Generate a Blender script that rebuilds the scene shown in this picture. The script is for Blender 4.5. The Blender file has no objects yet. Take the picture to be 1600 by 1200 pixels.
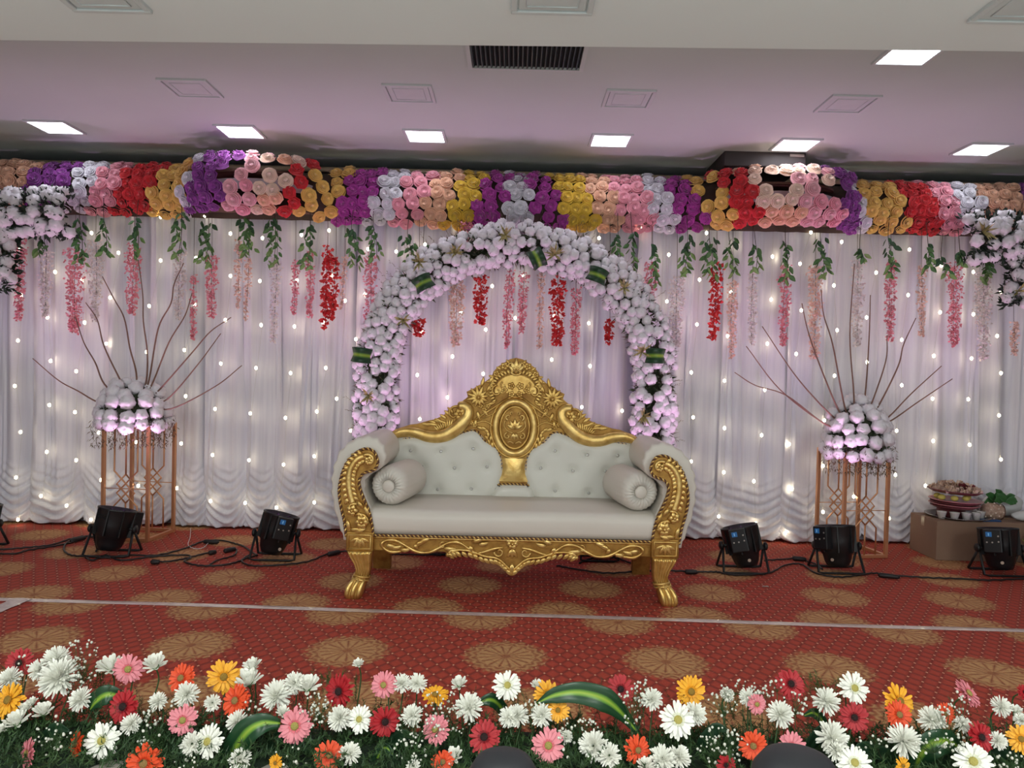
import bpy, bmesh, math, random
import numpy as np
from mathutils import Vector, Matrix, Quaternion
random.seed(7)
rng = np.random.RandomState(5)
SC = bpy.context.scene
COL = SC.collection
PI = math.pi

# ------------------------------------------------------------------ camera
FPX, CAMZ, PITCH, ROLL = 1180.0, 1.19, 0.0203, 0.024
_F = Vector((0, math.cos(PITCH), -math.sin(PITCH)))
_X0 = Vector((1, 0, 0)); _U0 = Vector((0, math.sin(PITCH), math.cos(PITCH)))
_R = _X0 * math.cos(ROLL) + _U0 * math.sin(ROLL)
_U = -_X0 * math.sin(ROLL) + _U0 * math.cos(ROLL)
CAM = Vector((0, 0, CAMZ))
cd = bpy.data.cameras.new('camera'); cam = bpy.data.objects.new('camera', cd); COL.objects.link(cam)
cd.sensor_width = 36; cd.lens = FPX / 1600 * 36; cd.clip_start = 0.05; cd.clip_end = 60
cam.matrix_world = Matrix(((_R.x, _U.x, -_F.x, 0), (_R.y, _U.y, -_F.y, 0), (_R.z, _U.z, -_F.z, CAMZ), (0, 0, 0, 1)))
SC.camera = cam

def at(px, py, Y):
    """the point of the place that the photograph shows at (px, py), at depth Y"""
    d = _F + _R * ((px - 800) / FPX) + _U * ((600 - py) / FPX)
    return CAM + d * (Y / d.y)
def onfloor(px, py, z=0.0):
    d = _F + _R * ((px - 800) / FPX) + _U * ((600 - py) / FPX)
    return CAM + d * ((z - CAMZ) / d.z)

# ------------------------------------------------------------------ exposure, world, lights
SC.view_settings.view_transform = 'Standard'
SC.view_settings.look = 'None'
SC.view_settings.gamma = 1.0
SC.view_settings.use_curve_mapping = False
SC.view_settings.exposure = 0.12
W = bpy.data.worlds.new('hall_ambience'); SC.world = W; W.use_nodes = True
W.node_tree.nodes['Background'].inputs[0].default_value = (0.78, 0.84, 0.88, 1)
W.node_tree.nodes['Background'].inputs[1].default_value = 1.5

def area(name, loc, size, power, col, rot=(0, 0, 0), sy=None):
    l = bpy.data.lights.new(name, 'AREA'); l.energy = power; l.color = col; l.size = size
    if sy: l.shape = 'RECTANGLE'; l.size_y = sy
    o = bpy.data.objects.new(name, l); o.location = loc; o.rotation_euler = rot; COL.objects.link(o); return o
# unseen area lights added under the hall ceiling to brighten the stage front
for i in range(3):
    for j in range(2):
        area('hall_fill_light', (-2.6 + 2.6 * i, 0.2 - 2.0 * j, 2.2), 0.6, 34, (0.96, 1.0, 0.95))
SPOT_POWER = 27
SPOT_COL = (1.0, 0.55, 0.92)
PANEL_EMIT = 9.0

# ------------------------------------------------------------------ colours and materials
def lin(r, g, b):
    f = lambda c: (c / 255 / 12.92) if c / 255 <= 0.04045 else ((c / 255 + 0.055) / 1.055) ** 2.4
    return (f(r), f(g), f(b), 1)
_mats = {}
def mat(name, rgb, rough=0.6, metal=0.0, var=0.0, scale=30, bump=0.0, bscale=80, sheen=0, emit=0, trans=0, coat=0, rgb2=None, sss=0):
    if name in _mats: return _mats[name]
    m = bpy.data.materials.new(name); m.use_nodes = True; nt = m.node_tree; b = nt.nodes['Principled BSDF']
    c = lin(*rgb); b.inputs['Base Color'].default_value = c
    b.inputs['Roughness'].default_value = rough; b.inputs['Metallic'].default_value = metal
    if sheen: b.inputs['Sheen Weight'].default_value = sheen
    if coat: b.inputs['Coat Weight'].default_value = coat
    if trans: b.inputs['Transmission Weight'].default_value = trans
    if emit:
        b.inputs['Emission Color'].default_value = c; b.inputs['Emission Strength'].default_value = emit
    tc = nt.nodes.new('ShaderNodeTexCoord')
    if var or rgb2:
        n = nt.nodes.new('ShaderNodeTexNoise'); n.inputs['Scale'].default_value = scale; n.inputs['Detail'].default_value = 3
        nt.links.new(tc.outputs['Object'], n.inputs['Vector'])
        r = nt.nodes.new('ShaderNodeValToRGB')
        r.color_ramp.elements[0].position = 0.3; r.color_ramp.elements[1].position = 0.7
        c2 = lin(*rgb2) if rgb2 else tuple(min(1, x * (1 + var)) for x in c[:3]) + (1,)
        c1 = c if rgb2 else tuple(x * (1 - var) for x in c[:3]) + (1,)
        r.color_ramp.elements[0].color = c1; r.color_ramp.elements[1].color = c2
        nt.links.new(n.outputs['Fac'], r.inputs['Fac']); nt.links.new(r.outputs['Color'], b.inputs['Base Color'])
    if bump:
        n = nt.nodes.new('ShaderNodeTexNoise'); n.inputs['Scale'].default_value = bscale; n.inputs['Detail'].default_value = 4
        nt.links.new(tc.outputs['Object'], n.inputs['Vector'])
        bp = nt.nodes.new('ShaderNodeBump'); bp.inputs['Strength'].default_value = bump; bp.inputs['Distance'].default_value = 0.01
        nt.links.new(n.outputs['Fac'], bp.inputs['Height']); nt.links.new(bp.outputs['Normal'], b.inputs['Normal'])
    _mats[name] = m; return m

# ------------------------------------------------------------------ mesh helpers
class MB:
    def __init__(s): s.v = []; s.f = []
    def add(s, vs, fs):
        o = len(s.v); s.v += [tuple(p) for p in vs]; s.f += [tuple(i + o for i in f) for f in fs]; return s
    def box(s, a, b, M=None):
        x0, y0, z0 = a; x1, y1, z1 = b
        vs = [Vector(p) for p in ((x0,y0,z0),(x1,y0,z0),(x1,y1,z0),(x0,y1,z0),(x0,y0,z1),(x1,y0,z1),(x1,y1,z1),(x0,y1,z1))]
        if M: vs = [M @ p for p in vs]
        return s.add(vs, [(0,3,2,1),(4,5,6,7),(0,1,5,4),(1,2,6,5),(2,3,7,6),(3,0,4,7)])
    def rbox(s, a, b, r, M=None):
        """box with chamfered edges"""
        x0, y0, z0 = a; x1, y1, z1 = b
        r = min(r, (x1-x0)/2.01, (y1-y0)/2.01, (z1-z0)/2.01)
        rings = []
        for z, i in ((z0, r), (z0 + r*.3, r*.3), (z0 + r, 0), (z1 - r, 0), (z1 - r*.3, r*.3), (z1, r)):
            k = r
            rings.append([(x0+i+k, y0+i, z), (x1-i-k, y0+i, z), (x1-i-k*.3, y0+i+k*.3, z), (x1-i, y0+i+k, z), (x1-i, y1-i-k, z), (x1-i-k*.3, y1-i-k*.3, z), (x1-i-k, y1-i, z), (x0+i+k, y1-i, z), (x0+i+k*.3, y1-i-k*.3, z), (x0+i, y1-i-k, z), (x0+i, y0+i+k, z), (x0+i+k*.3, y0+i+k*.3, z)])
        return s.rings(rings, True, True, M)
    def rings(s, rings, cap0=False, cap1=False, M=None, closed=True):
        n = len(rings[0]); vs = [Vector(p) for r in rings for p in r]
        if M: vs = [M @ p for p in vs]
        fs = []
        for i in range(len(rings) - 1):
            for j in range(n if closed else n - 1):
                k = (j + 1) % n
                fs.append((i*n+j, i*n+k, (i+1)*n+k, (i+1)*n+j))
        if cap0: fs.append(tuple(range(n - 1, -1, -1)))
        if cap1: fs.append(tuple((len(rings)-1)*n + j for j in range(n)))
        return s.add(vs, fs)
    def tube(s, pts, r, seg=8, cap=True, flat=1.0, up=None):
        pts = [Vector(p) for p in pts]; n = len(pts)
        rs = r if isinstance(r, (list, tuple)) else [r] * n
        rings = []; pn = None
        for i, p in enumerate(pts):
            t = (pts[min(i+1, n-1)] - pts[max(i-1, 0)])
            if t.length < 1e-9: t = Vector((0, 0, 1))
            t.normalize()
            if pn is None:
                a = Vector(up) if up else (Vector((0, 1, 0)) if abs(t.y) < .9 else Vector((1, 0, 0)))
            else: a = pn
            nn = a - t * a.dot(t)
            if nn.length < 1e-6: nn = Vector((1, 0, 0)).cross(t)
            nn.normalize(); pn = nn; bb = t.cross(nn)
            rings.append([p + (nn * math.cos(2*PI*k/seg) * flat + bb * math.sin(2*PI*k/seg)) * rs[i] for k in range(seg)])
        return s.rings(rings, cap, cap)
    def lathe(s, prof, seg=20, M=None, cap0=True, cap1=True):
        return s.rings([[(r*math.cos(2*PI*k/seg), r*math.sin(2*PI*k/seg), z) for k in range(seg)] for r, z in prof], cap0, cap1, M)
    def prism(s, poly, y0, y1):
        """poly: (x, z) outline, extruded along y from y0 (front) to y1"""
        n = len(poly)
        vs = [(x, y0, z) for x, z in poly] + [(x, y1, z) for x, z in poly]
        fs = [tuple(range(n)), tuple(range(2*n-1, n-1, -1))] + [(i, n+i, n+(i+1) % n, (i+1) % n) for i in range(n)]
        return s.add(vs, fs)
    def ball(s, c, r, seg=8, rings=5, sc=(1, 1, 1)):
        c = Vector(c); R = []
        for i in range(rings + 1):
            a = PI * i / rings; rr = max(math.sin(a), 0.02)
            R.append([(c.x + r*sc[0]*rr*math.cos(2*PI*k/seg), c.y + r*sc[1]*rr*math.sin(2*PI*k/seg), c.z - r*sc[2]*math.cos(a)) for k in range(seg)])
        return s.rings(R, True, True)
    def mesh(s, name, m, smooth=True, o=(0, 0, 0)):
        me = bpy.data.meshes.new(name); o = Vector(o)
        me.from_pydata([(x - o.x, y - o.y, z - o.z) for x, y, z in s.v], [], s.f); me.update()
        if smooth: me.shade_smooth() if hasattr(me, 'shade_smooth') else None
        if m: me.materials.append(m)
        return me

def fixnorm(me):
    bm = bmesh.new(); bm.from_mesh(me); bmesh.ops.recalc_face_normals(bm, faces=bm.faces); bm.to_mesh(me); bm.free()

def part(name, mb, m, parent=None, smooth=True, label=None, kind=None, norm=True):
    """link a mesh (built in world coordinates) as one object; a child keeps its place"""
    o0 = Vector((0, 0, 0)); q = parent
    while q is not None: o0 += q.location; q = q.parent
    me = mb.mesh(name, m, smooth, o0)
    if norm: fixnorm(me)
    o = bpy.data.objects.new(name, me); COL.objects.link(o)
    if parent: o.parent = parent
    if label: o['label'] = label
    if kind: o['kind'] = kind
    if smooth and len(me.polygons) < 60000:
        for ed in (): pass
    return o
def autosmooth(o, ang=35):
    me = o.data
    bm = bmesh.new(); bm.from_mesh(me)
    for e in bm.edges:
        if len(e.link_faces) == 2 and e.calc_face_angle(0) > math.radians(ang): e.smooth = False
    bm.to_mesh(me); bm.free(); return o
def thing(name, label, cat, loc=(0, 0, 0), group=None):
    o = bpy.data.objects.new(name, None); COL.objects.link(o); o.location = loc; o.empty_display_size = .05
    o['label'] = label; o['category'] = cat
    if group: o['group'] = group
    return o
def tag(o, label, cat, group=None, kind=None):
    o['label'] = label; o['category'] = cat
    if group: o['group'] = group
    if kind: o['kind'] = kind
    return o
def solo(name, mb, m, label, cat, group=None, smooth=True, kind=None, base=None):
    """a thing that is one mesh: its origin is put at its base"""
    if base is None:
        xs = [p[0] for p in mb.v]; ys = [p[1] for p in mb.v]; zs = [p[2] for p in mb.v]
        base = Vector(((min(xs)+max(xs))/2, (min(ys)+max(ys))/2, min(zs)))
    me = mb.mesh(name, m, smooth, base); fixnorm(me)
    o = bpy.data.objects.new(name, me); COL.objects.link(o); o.location = base
    return tag(o, label, cat, group, kind)
def struct(name, mb, m, smooth=False):
    me = mb.mesh(name, m, smooth); fixnorm(me)
    o = bpy.data.objects.new(name, me); COL.objects.link(o); o['kind'] = 'structure'; return o
def inst(name, me, parent, loc, rot=None, scale=1.0):
    """a copy that shares mesh data; loc in world coordinates"""
    o = bpy.data.objects.new(name, me); COL.objects.link(o)
    o0 = Vector((0, 0, 0)); q = parent
    while q is not None: o0 += q.location; q = q.parent
    if parent: o.parent = parent
    o.location = Vector(loc) - o0
    if rot is not None: o.rotation_mode = 'QUATERNION'; o.rotation_quaternion = rot
    o.scale = (scale,) * 3 if not isinstance(scale, tuple) else scale
    return o
def face(d, spin=None):
    """rotation taking +Z to direction d, with a spin about it"""
    q = Vector((0, 0, 1)).rotation_difference(Vector(d).normalized())
    return q @ Quaternion((0, 0, 1), random.uniform(0, 6.28) if spin is None else spin)
def spline(pts, n=6):
    """Catmull-Rom through pts"""
    P = [Vector(p) for p in pts]; P = [P[0]*2 - P[1]] + P + [P[-1]*2 - P[-2]]; out = []
    for i in range(1, len(P) - 2):
        for k in range(n):
            t = k / n; a, b, c, d = P[i-1], P[i], P[i+1], P[i+2]
            out.append(0.5 * ((2*b) + (c-a)*t + (2*a-5*b+4*c-d)*t*t + (3*b-a-3*c+d)*t**3))
    out.append(P[-2].copy()); return out
ORD = ['first', 'second', 'third', 'fourth', 'fifth', 'sixth', 'seventh', 'eighth', 'ninth', 'tenth', 'eleventh', 'twelfth', 'thirteenth', 'fourteenth', 'fifteenth', 'sixteenth', 'seventeenth', 'eighteenth', 'nineteenth', 'twentieth'] + ['twenty-' + w for w in ('first', 'second', 'third', 'fourth', 'fifth', 'sixth', 'seventh', 'eighth', 'ninth')] + ['thirtieth'] + ['thirty-' + w for w in ('first', 'second', 'third', 'fourth', 'fifth', 'sixth', 'seventh', 'eighth', 'ninth')] + ['fortieth'] + ['forty-' + w for w in ('first', 'second', 'third', 'fourth', 'fifth', 'sixth', 'seventh', 'eighth', 'ninth')] + ['fiftieth'] + ['fifty-' + w for w in ('first', 'second', 'third', 'fourth', 'fifth', 'sixth', 'seventh', 'eighth', 'ninth')]

# ------------------------------------------------------------------ the room
CEIL = 2.68
def carpet_mat(name, pitch, y0, shift, x0):
    m = bpy.data.materials.new(name); m.use_nodes = True; nt = m.node_tree; N = nt.nodes; L = nt.links
    b = N['Principled BSDF']; b.inputs['Roughness'].default_value = 0.85
    tc = N.new('ShaderNodeTexCoord'); mp = N.new('ShaderNodeMapping'); mp.inputs['Rotation'].default_value = (0, 0, 0.03)
    L.new(tc.outputs['Object'], mp.inputs['Vector'])
    sp = N.new('ShaderNodeSeparateXYZ'); L.new(mp.outputs['Vector'], sp.inputs['Vector'])
    def M(op, a, bb=None, c=None):
        n = N.new('ShaderNodeMath'); n.operation = op
        for i, v in enumerate((a, bb, c)):
            if v is None: continue
            if isinstance(v, (int, float)): n.inputs[i].default_value = v
            else: L.new(v, n.inputs[i])
        return n.outputs[0]
    x, y = sp.outputs['X'], sp.outputs['Y']
    # medallion lattice
    ry = M('DIVIDE', M('SUBTRACT', y, y0), pitch); row = M('ROUND', ry)
    dy = M('MULTIPLY', M('SUBTRACT', ry, row), pitch)
    xx = M('SUBTRACT', M('SUBTRACT', x, x0), M('MULTIPLY', row, shift))
    rx = M('DIVIDE', xx, 0.66); dx = M('MULTIPLY', M('SUBTRACT', rx, M('ROUND', rx)), 0.66)
    r = M('SQRT', M('ADD', M('MULTIPLY', dx, dx), M('MULTIPLY', dy, dy)))
    ang = M('ARCTAN2', dy, dx)
    pet = M('MULTIPLY', M('COSINE', M('MULTIPLY', ang, 16)), 0.5)
    swirl = M('SINE', M('ADD', M('MULTIPLY', r, 190), M('MULTIPLY', M('COSINE', M('MULTIPLY', ang, 16)), 1.8)))
    nz = N.new('ShaderNodeTexNoise'); nz.inputs['Scale'].default_value = 60; nz.inputs['Detail'].default_value = 3; L.new(mp.outputs['Vector'], nz.inputs['Vector'])
    nf = nz.outputs['Fac']
    edge = M('ADD', 0.182, M('ADD', M('MULTIPLY', pet, 0.012), M('MULTIPLY', M('SUBTRACT', nf, 0.5), 0.12)))
    med = M('SMOOTHSTEP', 0, 0) if False else M('MULTIPLY', M('SUBTRACT', edge, r), 32)
    med = N.new('ShaderNodeClamp').outputs[0] if False else M('MINIMUM', M('MAXIMUM', med, 0), 1)
    # inside pattern
    ray = M('POWER', M('ABSOLUTE', M('COSINE', M('MULTIPLY', ang, 8))), 0.6)
    inner = M('MULTIPLY', M('LESS_THAN', r, 0.12), M('MINIMUM', M('MULTIPLY', r, 14), 1))
    pat = M('ADD', M('MULTIPLY', M('MULTIPLY', swirl, M('GREATER_THAN', r, 0.11)), 0.2), M('ADD', M('MULTIPLY', M('SUBTRACT', ray, 0.55), M('MULTIPLY', inner, 0.75)), M('ADD', M('MULTIPLY', M('GREATER_THAN', r, 0.02), 0.18), M('MULTIPLY', nf, 0.55))))
    rp = N.new('ShaderNodeValToRGB'); e = rp.color_ramp.elements
    e[0].position = 0.0; e[0].color = lin(124, 56, 38); e[1].position = 0.72; e[1].color = lin(192, 146, 98)
    k = e.new(0.36); k.color = lin(160, 102, 66); L.new(M('ADD', pat, 0.02), rp.inputs['Fac'])
    # quilt of diamonds
    a = M('ADD', M('DIVIDE', x, 0.066), M('DIVIDE', y, 0.098)); c = M('SUBTRACT', M('DIVIDE', x, 0.066), M('DIVIDE', y, 0.098))
    fa = M('ABSOLUTE', M('SUBTRACT', M('FRACT', a), 0.5)); fc = M('ABSOLUTE', M('SUBTRACT', M('FRACT', c), 0.5))
    dot = M('MULTIPLY', M('GREATER_THAN', fa, 0.42), M('GREATER_THAN', fc, 0.42))
    seam = M('MAXIMUM', fa, fc)
    rs = N.new('ShaderNodeValToRGB'); e = rs.color_ramp.elements
    e[0].position = 0.25; e[0].color = lin(174, 64, 46); e[1].position = 0.5; e[1].color = lin(130, 44, 33)
    L.new(seam, rs.inputs['Fac'])
    mx = N.new('ShaderNodeMix'); mx.data_type = 'RGBA'; L.new(M('MULTIPLY', dot, 0.95), mx.inputs['Factor']); L.new(rs.outputs['Color'], mx.inputs['A']); mx.inputs['B'].default_value = lin(232, 172, 138)
    n2 = N.new('ShaderNodeTexNoise'); n2.inputs['Scale'].default_value = 1.6; L.new(mp.outputs['Vector'], n2.inputs['Vector'])
    m2 = N.new('ShaderNodeMix'); m2.data_type = 'RGBA'; L.new(med, m2.inputs['Factor']); L.new(mx.outputs['Result'], m2.inputs['A']); L.new(rp.outputs['Color'], m2.inputs['B'])
    L.new(m2.outputs['Result'], b.inputs['Base Color'])
    bp = N.new('ShaderNodeBump'); bp.inputs['Strength'].default_value = 0.9; bp.inputs['Distance'].default_value = 0.012
    L.new(M('SUBTRACT', M('MULTIPLY', nf, 0.4), M('MULTIPLY', M('POWER', seam, 3), 2.5)), bp.inputs['Height']); L.new(bp.outputs['Normal'], b.inputs['Normal'])
    return m
cm_back = carpet_mat('red_medallion_carpet_back', 0.42, 4.08 + .03, 0.171, -0.99)
cm_front = carpet_mat('red_medallion_carpet_front', 0.47, 3.07 + .03, 0.516, -0.752)
TAPE_L, TAPE_R = Vector((-6.0, 3.753, 0)), Vector((6.0, 3.497, 0))
b = MB(); b.add([(-6, TAPE_L.y, 0), (6, TAPE_R.y, 0), (6, 6.0, 0), (-6, 6.0, 0), (-6, TAPE_L.y, -.12), (6, TAPE_R.y, -.12), (6, 6.0, -.12), (-6, 6.0, -.12)], [(0,1,2,3),(7,6,5,4),(0,4,5,1),(1,5,6,2),(2,6,7,3),(3,7,4,0)])
struct('floor', b, cm_back)
b = MB(); b.add([(-6, 1.9, 0), (6, 1.9, 0), (6, TAPE_R.y, 0), (-6, TAPE_L.y, 0), (-6, 1.9, -.12), (6, 1.9, -.12), (6, TAPE_R.y, -.12), (-6, TAPE_L.y, -.12)], [(0,1,2,3),(7,6,5,4),(0,4,5,1),(1,5,6,2),(2,6,7,3),(3,7,4,0)])
struct('floor_front', b, cm_front)
struct('trim_1', MB().box((-6, 1.86, -.6), (6, 1.9, -.002)), mat('stage_skirt', (120, 30, 28), .8, bump=.2))
struct('floor_hall', MB().box((-6, -6, -.7), (6, 1.86, -.6)), mat('hall_tile', (205, 202, 194), .4, var=.06, scale=3))
white_paint = mat('white_ceiling_paint', (202, 214, 211), .75, var=.025, scale=1.5, bump=.06, bscale=14)
soffit_paint = mat('soffit_paint', (232, 240, 242), .75, var=.02, scale=1.2, bump=.05, bscale=10)
struct('ceiling', MB().box((-6, 2.3, CEIL), (6, 6.0, CEIL + .1)), white_paint)
yl = lambda x: 2.455 - 0.03 * x
SZ = 2.23
b = MB(); b.add([(-6, -6, SZ), (6, -6, SZ), (6, yl(6), SZ), (-6, yl(-6), SZ), (-6, -6, CEIL + .1), (6, -6, CEIL + .1), (6, yl(6), CEIL + .1), (-6, yl(-6), CEIL + .1)], [(0,1,2,3),(7,6,5,4),(0,4,5,1),(1,5,6,2),(2,6,7,3),(3,7,4,0)])
struct('ceiling_soffit', b, soffit_paint)
wall_m = mat('grey_wall_paint', (150, 142, 140), .8, var=.05, scale=2)
struct('wall_back', MB().box((-6, 5.85, -.7), (6, 5.95, CEIL)), mat('dim_back_wall', (96, 84, 82), .85, var=.08, scale=2))
struct('wall_left', MB().box((-6.1, -6, -.7), (-6, 6, CEIL + .1)), wall_m)
struct('wall_right', MB().box((6, -6, -.7), (6.1, 6, CEIL + .1)), wall_m)

# square lamps of the back row, blank covers of the middle row
frame_m = mat('white_metal_frame', (206, 214, 216), .45)
def panel(cx, cy, z, s, lit, label, group=None):
    nm = 'ceiling_light' if lit else 'ceiling_hatch'
    t = thing(nm, label, 'ceiling light' if lit else 'ceiling panel', (cx, cy, z), group)
    h = s / 2; w = .018
    b = MB()
    for a, c in (((-h, -h), (h, -h + w)), ((-h, h - w), (h, h)), ((-h, -h + w), (-h + w, h - w)), ((h - w, -h + w), (h, h - w))):
        b.rbox((cx + a[0], cy + a[1], z - .012), (cx + c[0], cy + c[1], z + .004), .003)
    part('frame', b, frame_m, t, smooth=False)
    if lit:
        part('diffuser', MB().rbox((cx - h + w, cy - h + w, z - .009), (cx + h - w, cy + h - w, z + .003), .002), mat('lit_diffuser', (246, 248, 255), .5, emit=PANEL_EMIT), t, smooth=False)
    else:
        part('cover', MB().rbox((cx - h + w + .004, cy - h + w + .004, z - .007), (cx + h - w - .004, cy + h - w - .004, z + .003), .002), mat('cover_white', (204, 212, 214), .6, var=.03, scale=12), t, smooth=False)
        part('inner_rim', MB().tube([(cx - h*.62, cy - h*.62, z - .008), (cx + h*.62, cy - h*.62, z - .008), (cx + h*.62, cy + h*.62, z - .008), (cx - h*.62, cy + h*.62, z - .008), (cx - h*.62, cy - h*.62, z - .008)], .003, 5), frame_m, t)
SP = 1.193
pl = ['leftmost', 'second from the left', 'third from the left', 'fourth from the left, right of centre', 'fifth from the left, above the purple roses', 'rightmost']
for i in range(6):
    x = (i - 2.5) * SP
    panel(x, 4.9 , CEIL, .262, True, 'lit square ceiling lamp in the back row, ' + pl[i])
pm = ['leftmost', 'second from the left', 'third from the left', 'rightmost']
for i in range(4):
    panel((i - 1.5) * SP, 4.15, CEIL, .265, False, 'unlit square white cover in the middle ceiling row, ' + pm[i])
panel(1.5 * SP, 3.49, CEIL, .25, True, 'lit square ceiling lamp half hidden by the lower ceiling edge')
panel(at(157, 20, 2.2).x, 2.155, SZ, .235, False, 'square white cover in the lower ceiling at upper left')
panel(at(864, 20, 2.12).x, 2.10, SZ, .235, False, 'square white cover in the lower ceiling at top centre')
panel(at(1594, 20, 2.15).x, 2.09, SZ, .235, False, 'square white cover in the lower ceiling at upper right corner')

# air-conditioning grille
vx0, vx1 = at(738, 107, 3.74).x, at(905, 107, 3.74).x
t = thing('ceiling_vent', 'black slatted air vent grille with pale frame at ceiling edge', 'air vent', ((vx0+vx1)/2, 3.5, CEIL))
part('backing', MB().box((vx0, 3.25, CEIL - .006), (vx1, 3.74, CEIL + .01)), mat('vent_dark', (12, 14, 15), .9), t, smooth=False)
b = MB()
b.box((vx0 - .02, 3.74, CEIL - .02), (vx1 + .02, 3.755, CEIL + .002)); b.box((vx0 - .02, 3.25, CEIL - .02), (vx0, 3.74, CEIL + .002)); b.box((vx1, 3.25, CEIL - .02), (vx1 + .02, 3.74, CEIL + .002))
part('frame', b, frame_m, t, smooth=False)
sl = MB().box((-.003, -.24, -.012), (.003, .24, 0), Matrix.Rotation(.5, 4, 'Y')).mesh('slat', mat('vent_slat', (70, 82, 88), .4, metal=.5), False)
ns = 24
for i in range(ns):
    inst('slat', sl, t, (vx0 + (vx1 - vx0) * (i + .5) / ns, 3.495, CEIL - .008))
# black box hung behind the right bulge
p = at(1198, 264, 5.1)
t = thing('ceiling_unit', 'dark grey box unit fixed to the ceiling above the right flower bulge', 'box', (p.x, 5.25, CEIL))
dk = mat('dark_grey_metal', (62, 55, 56), .6, var=.1, scale=8)
part('casing', MB().rbox((at(1138,0,5.1).x, 5.08, CEIL - .1), (at(1266,0,5.1).x, 5.55, CEIL + .003), .008), dk, t, smooth=False)
part('label_plate', MB().rbox((at(1240,0,5.1).x, 5.072, CEIL - .03), (at(1262,0,5.1).x, 5.082, CEIL - .01), .002), mat('grey_plate', (150, 140, 135), .5), t, smooth=False)
# ------------------------------------------------------------------ curtains
def curtain_mat():
    m = bpy.data.materials.new('sheer_white_fabric'); m.use_nodes = True; nt = m.node_tree; b = nt.nodes['Principled BSDF']
    b.inputs['Base Color'].default_value = lin(216, 214, 222); b.inputs['Roughness'].default_value = .55
    b.inputs['Sheen Weight'].default_value = .25
    tc = nt.nodes.new('ShaderNodeTexCoord'); mp = nt.nodes.new('ShaderNodeMapping'); mp.inputs['Scale'].default_value = (42, 42, 1.2)
    nt.links.new(tc.outputs['Object'], mp.inputs['Vector'])
    n = nt.nodes.new('ShaderNodeTexNoise'); n.inputs['Scale'].default_value = 1; n.inputs['Detail'].default_value = 3; nt.links.new(mp.outputs['Vector'], n.inputs['Vector'])
    r = nt.nodes.new('ShaderNodeValToRGB'); r.color_ramp.elements[0].position = .3; r.color_ramp.elements[1].position = .7
    r.color_ramp.elements[0].color = lin(217, 216, 229); r.color_ramp.elements[1].color = lin(231, 230, 239)
    nt.links.new(n.outputs['Fac'], r.inputs['Fac']); nt.links.new(r.outputs['Color'], b.inputs['Base Color'])
    bp = nt.nodes.new('ShaderNodeBump'); bp.inputs['Strength'].default_value = .2; bp.inputs['Distance'].default_value = .01
    nt.links.new(n.outputs['Fac'], bp.inputs['Height']); nt.links.new(bp.outputs['Normal'], b.inputs['Normal'])
    return m
cur_m = curtain_mat()
CY = 5.40
def curtain(px0, px1, dy, label, swags, lean=0.0, seed=0):
    r_ = np.random.RandomState(seed)
    x0, x1 = at(px0, 600, CY).x, at(px1, 600, CY).x; w = x1 - x0
    nx = int(w / .0085); nz = 74
    u = np.linspace(0, 1, nx); zz = np.concatenate([np.linspace(0.012, .5, 46), np.linspace(.5, 2.42, nz - 45)[1:]])
    U, Z = np.meshgrid(u, zz); X = x0 + U * w
    D = np.zeros_like(X); g = 1 - np.exp(-Z * 1.5)
    for i in range(7):
        k = r_.uniform(10, 46); ph = r_.uniform(0, 6.3); a = .030 / (1 + k * .035)
        D += a * np.sin(k * (X - x0) + ph + r_.uniform(-1.5, 1.5) * Z + .6 * np.sin(2.1 * Z + ph)) * (.55 + .45 * g)
    for i in range(max(2, int(w / .11))):          # single sharp pleats
        c = r_.uniform(x0, x1) + (Z - 1.2) * r_.uniform(-.05, .05); s = r_.uniform(.005, .011)
        D -= r_.uniform(.012, .03) * np.exp(-((X - c) / s) ** 2) * (.25 + .75 * np.clip(Z / .5, 0, 1))
    # swags along the hem
    fade = np.clip((.50 - Z) / .30, 0, 1) ** 1.3
    T = ((U * swags) % 1.0) * 2 - 1
    if swags:
        amp = np.zeros_like(X)
        cell = np.floor(U * swags); hj = .85 + .3 * np.sin(cell * 2.3 + seed)
        ph = (Z - .17 * hj * T ** 2 + .012 * np.sin(5 * T + cell)) / .062
        amp = .016 * np.sin(2 * PI * ph) + .006 * np.sin(2 * PI * ph * 1.9 + 1)
        D = D * (1 - .75 * fade) + fade * amp * (1 - .55 * T ** 2) - .035 * fade * (1 - T ** 2) + .03 * np.exp(-((1 - abs(T)) / .12) ** 2) * fade
    hem = (.045 * np.abs(T) ** 6 * (1 if swags else 0)) * np.clip((.12 - Z) / .12, 0, 1)
    Zf = Z + hem; Xf = X + lean * np.clip(1.2 - Z, 0, 1.2) * (U - .5) * w
    Yf = CY + dy + D
    vs = np.stack([Xf, Yf, Zf], -1).reshape(-1, 3)
    vb = vs.copy(); 
    n = nx; idx = np.arange(len(zz) * n).reshape(len(zz), n)
    q = np.stack([idx[:-1, :-1], idx[:-1, 1:], idx[1:, 1:], idx[1:, :-1]], -1).reshape(-1, 4)
    base = Vector((float((x0 + x1) / 2), CY + dy, 0.0))
    me = bpy.data.meshes.new('stage_curtain'); me.from_pydata((vs - np.array(base)).tolist(), [], q.tolist()); me.update(); me.shade_smooth()
    me.materials.append(cur_m)
    o = bpy.data.objects.new('stage_curtain', me); COL.objects.link(o); o.location = base
    sm = o.modifiers.new('thickness', 'SOLIDIFY'); sm.thickness = .002
    tag(o, label, 'curtain', 'white stage curtain panels')
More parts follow.
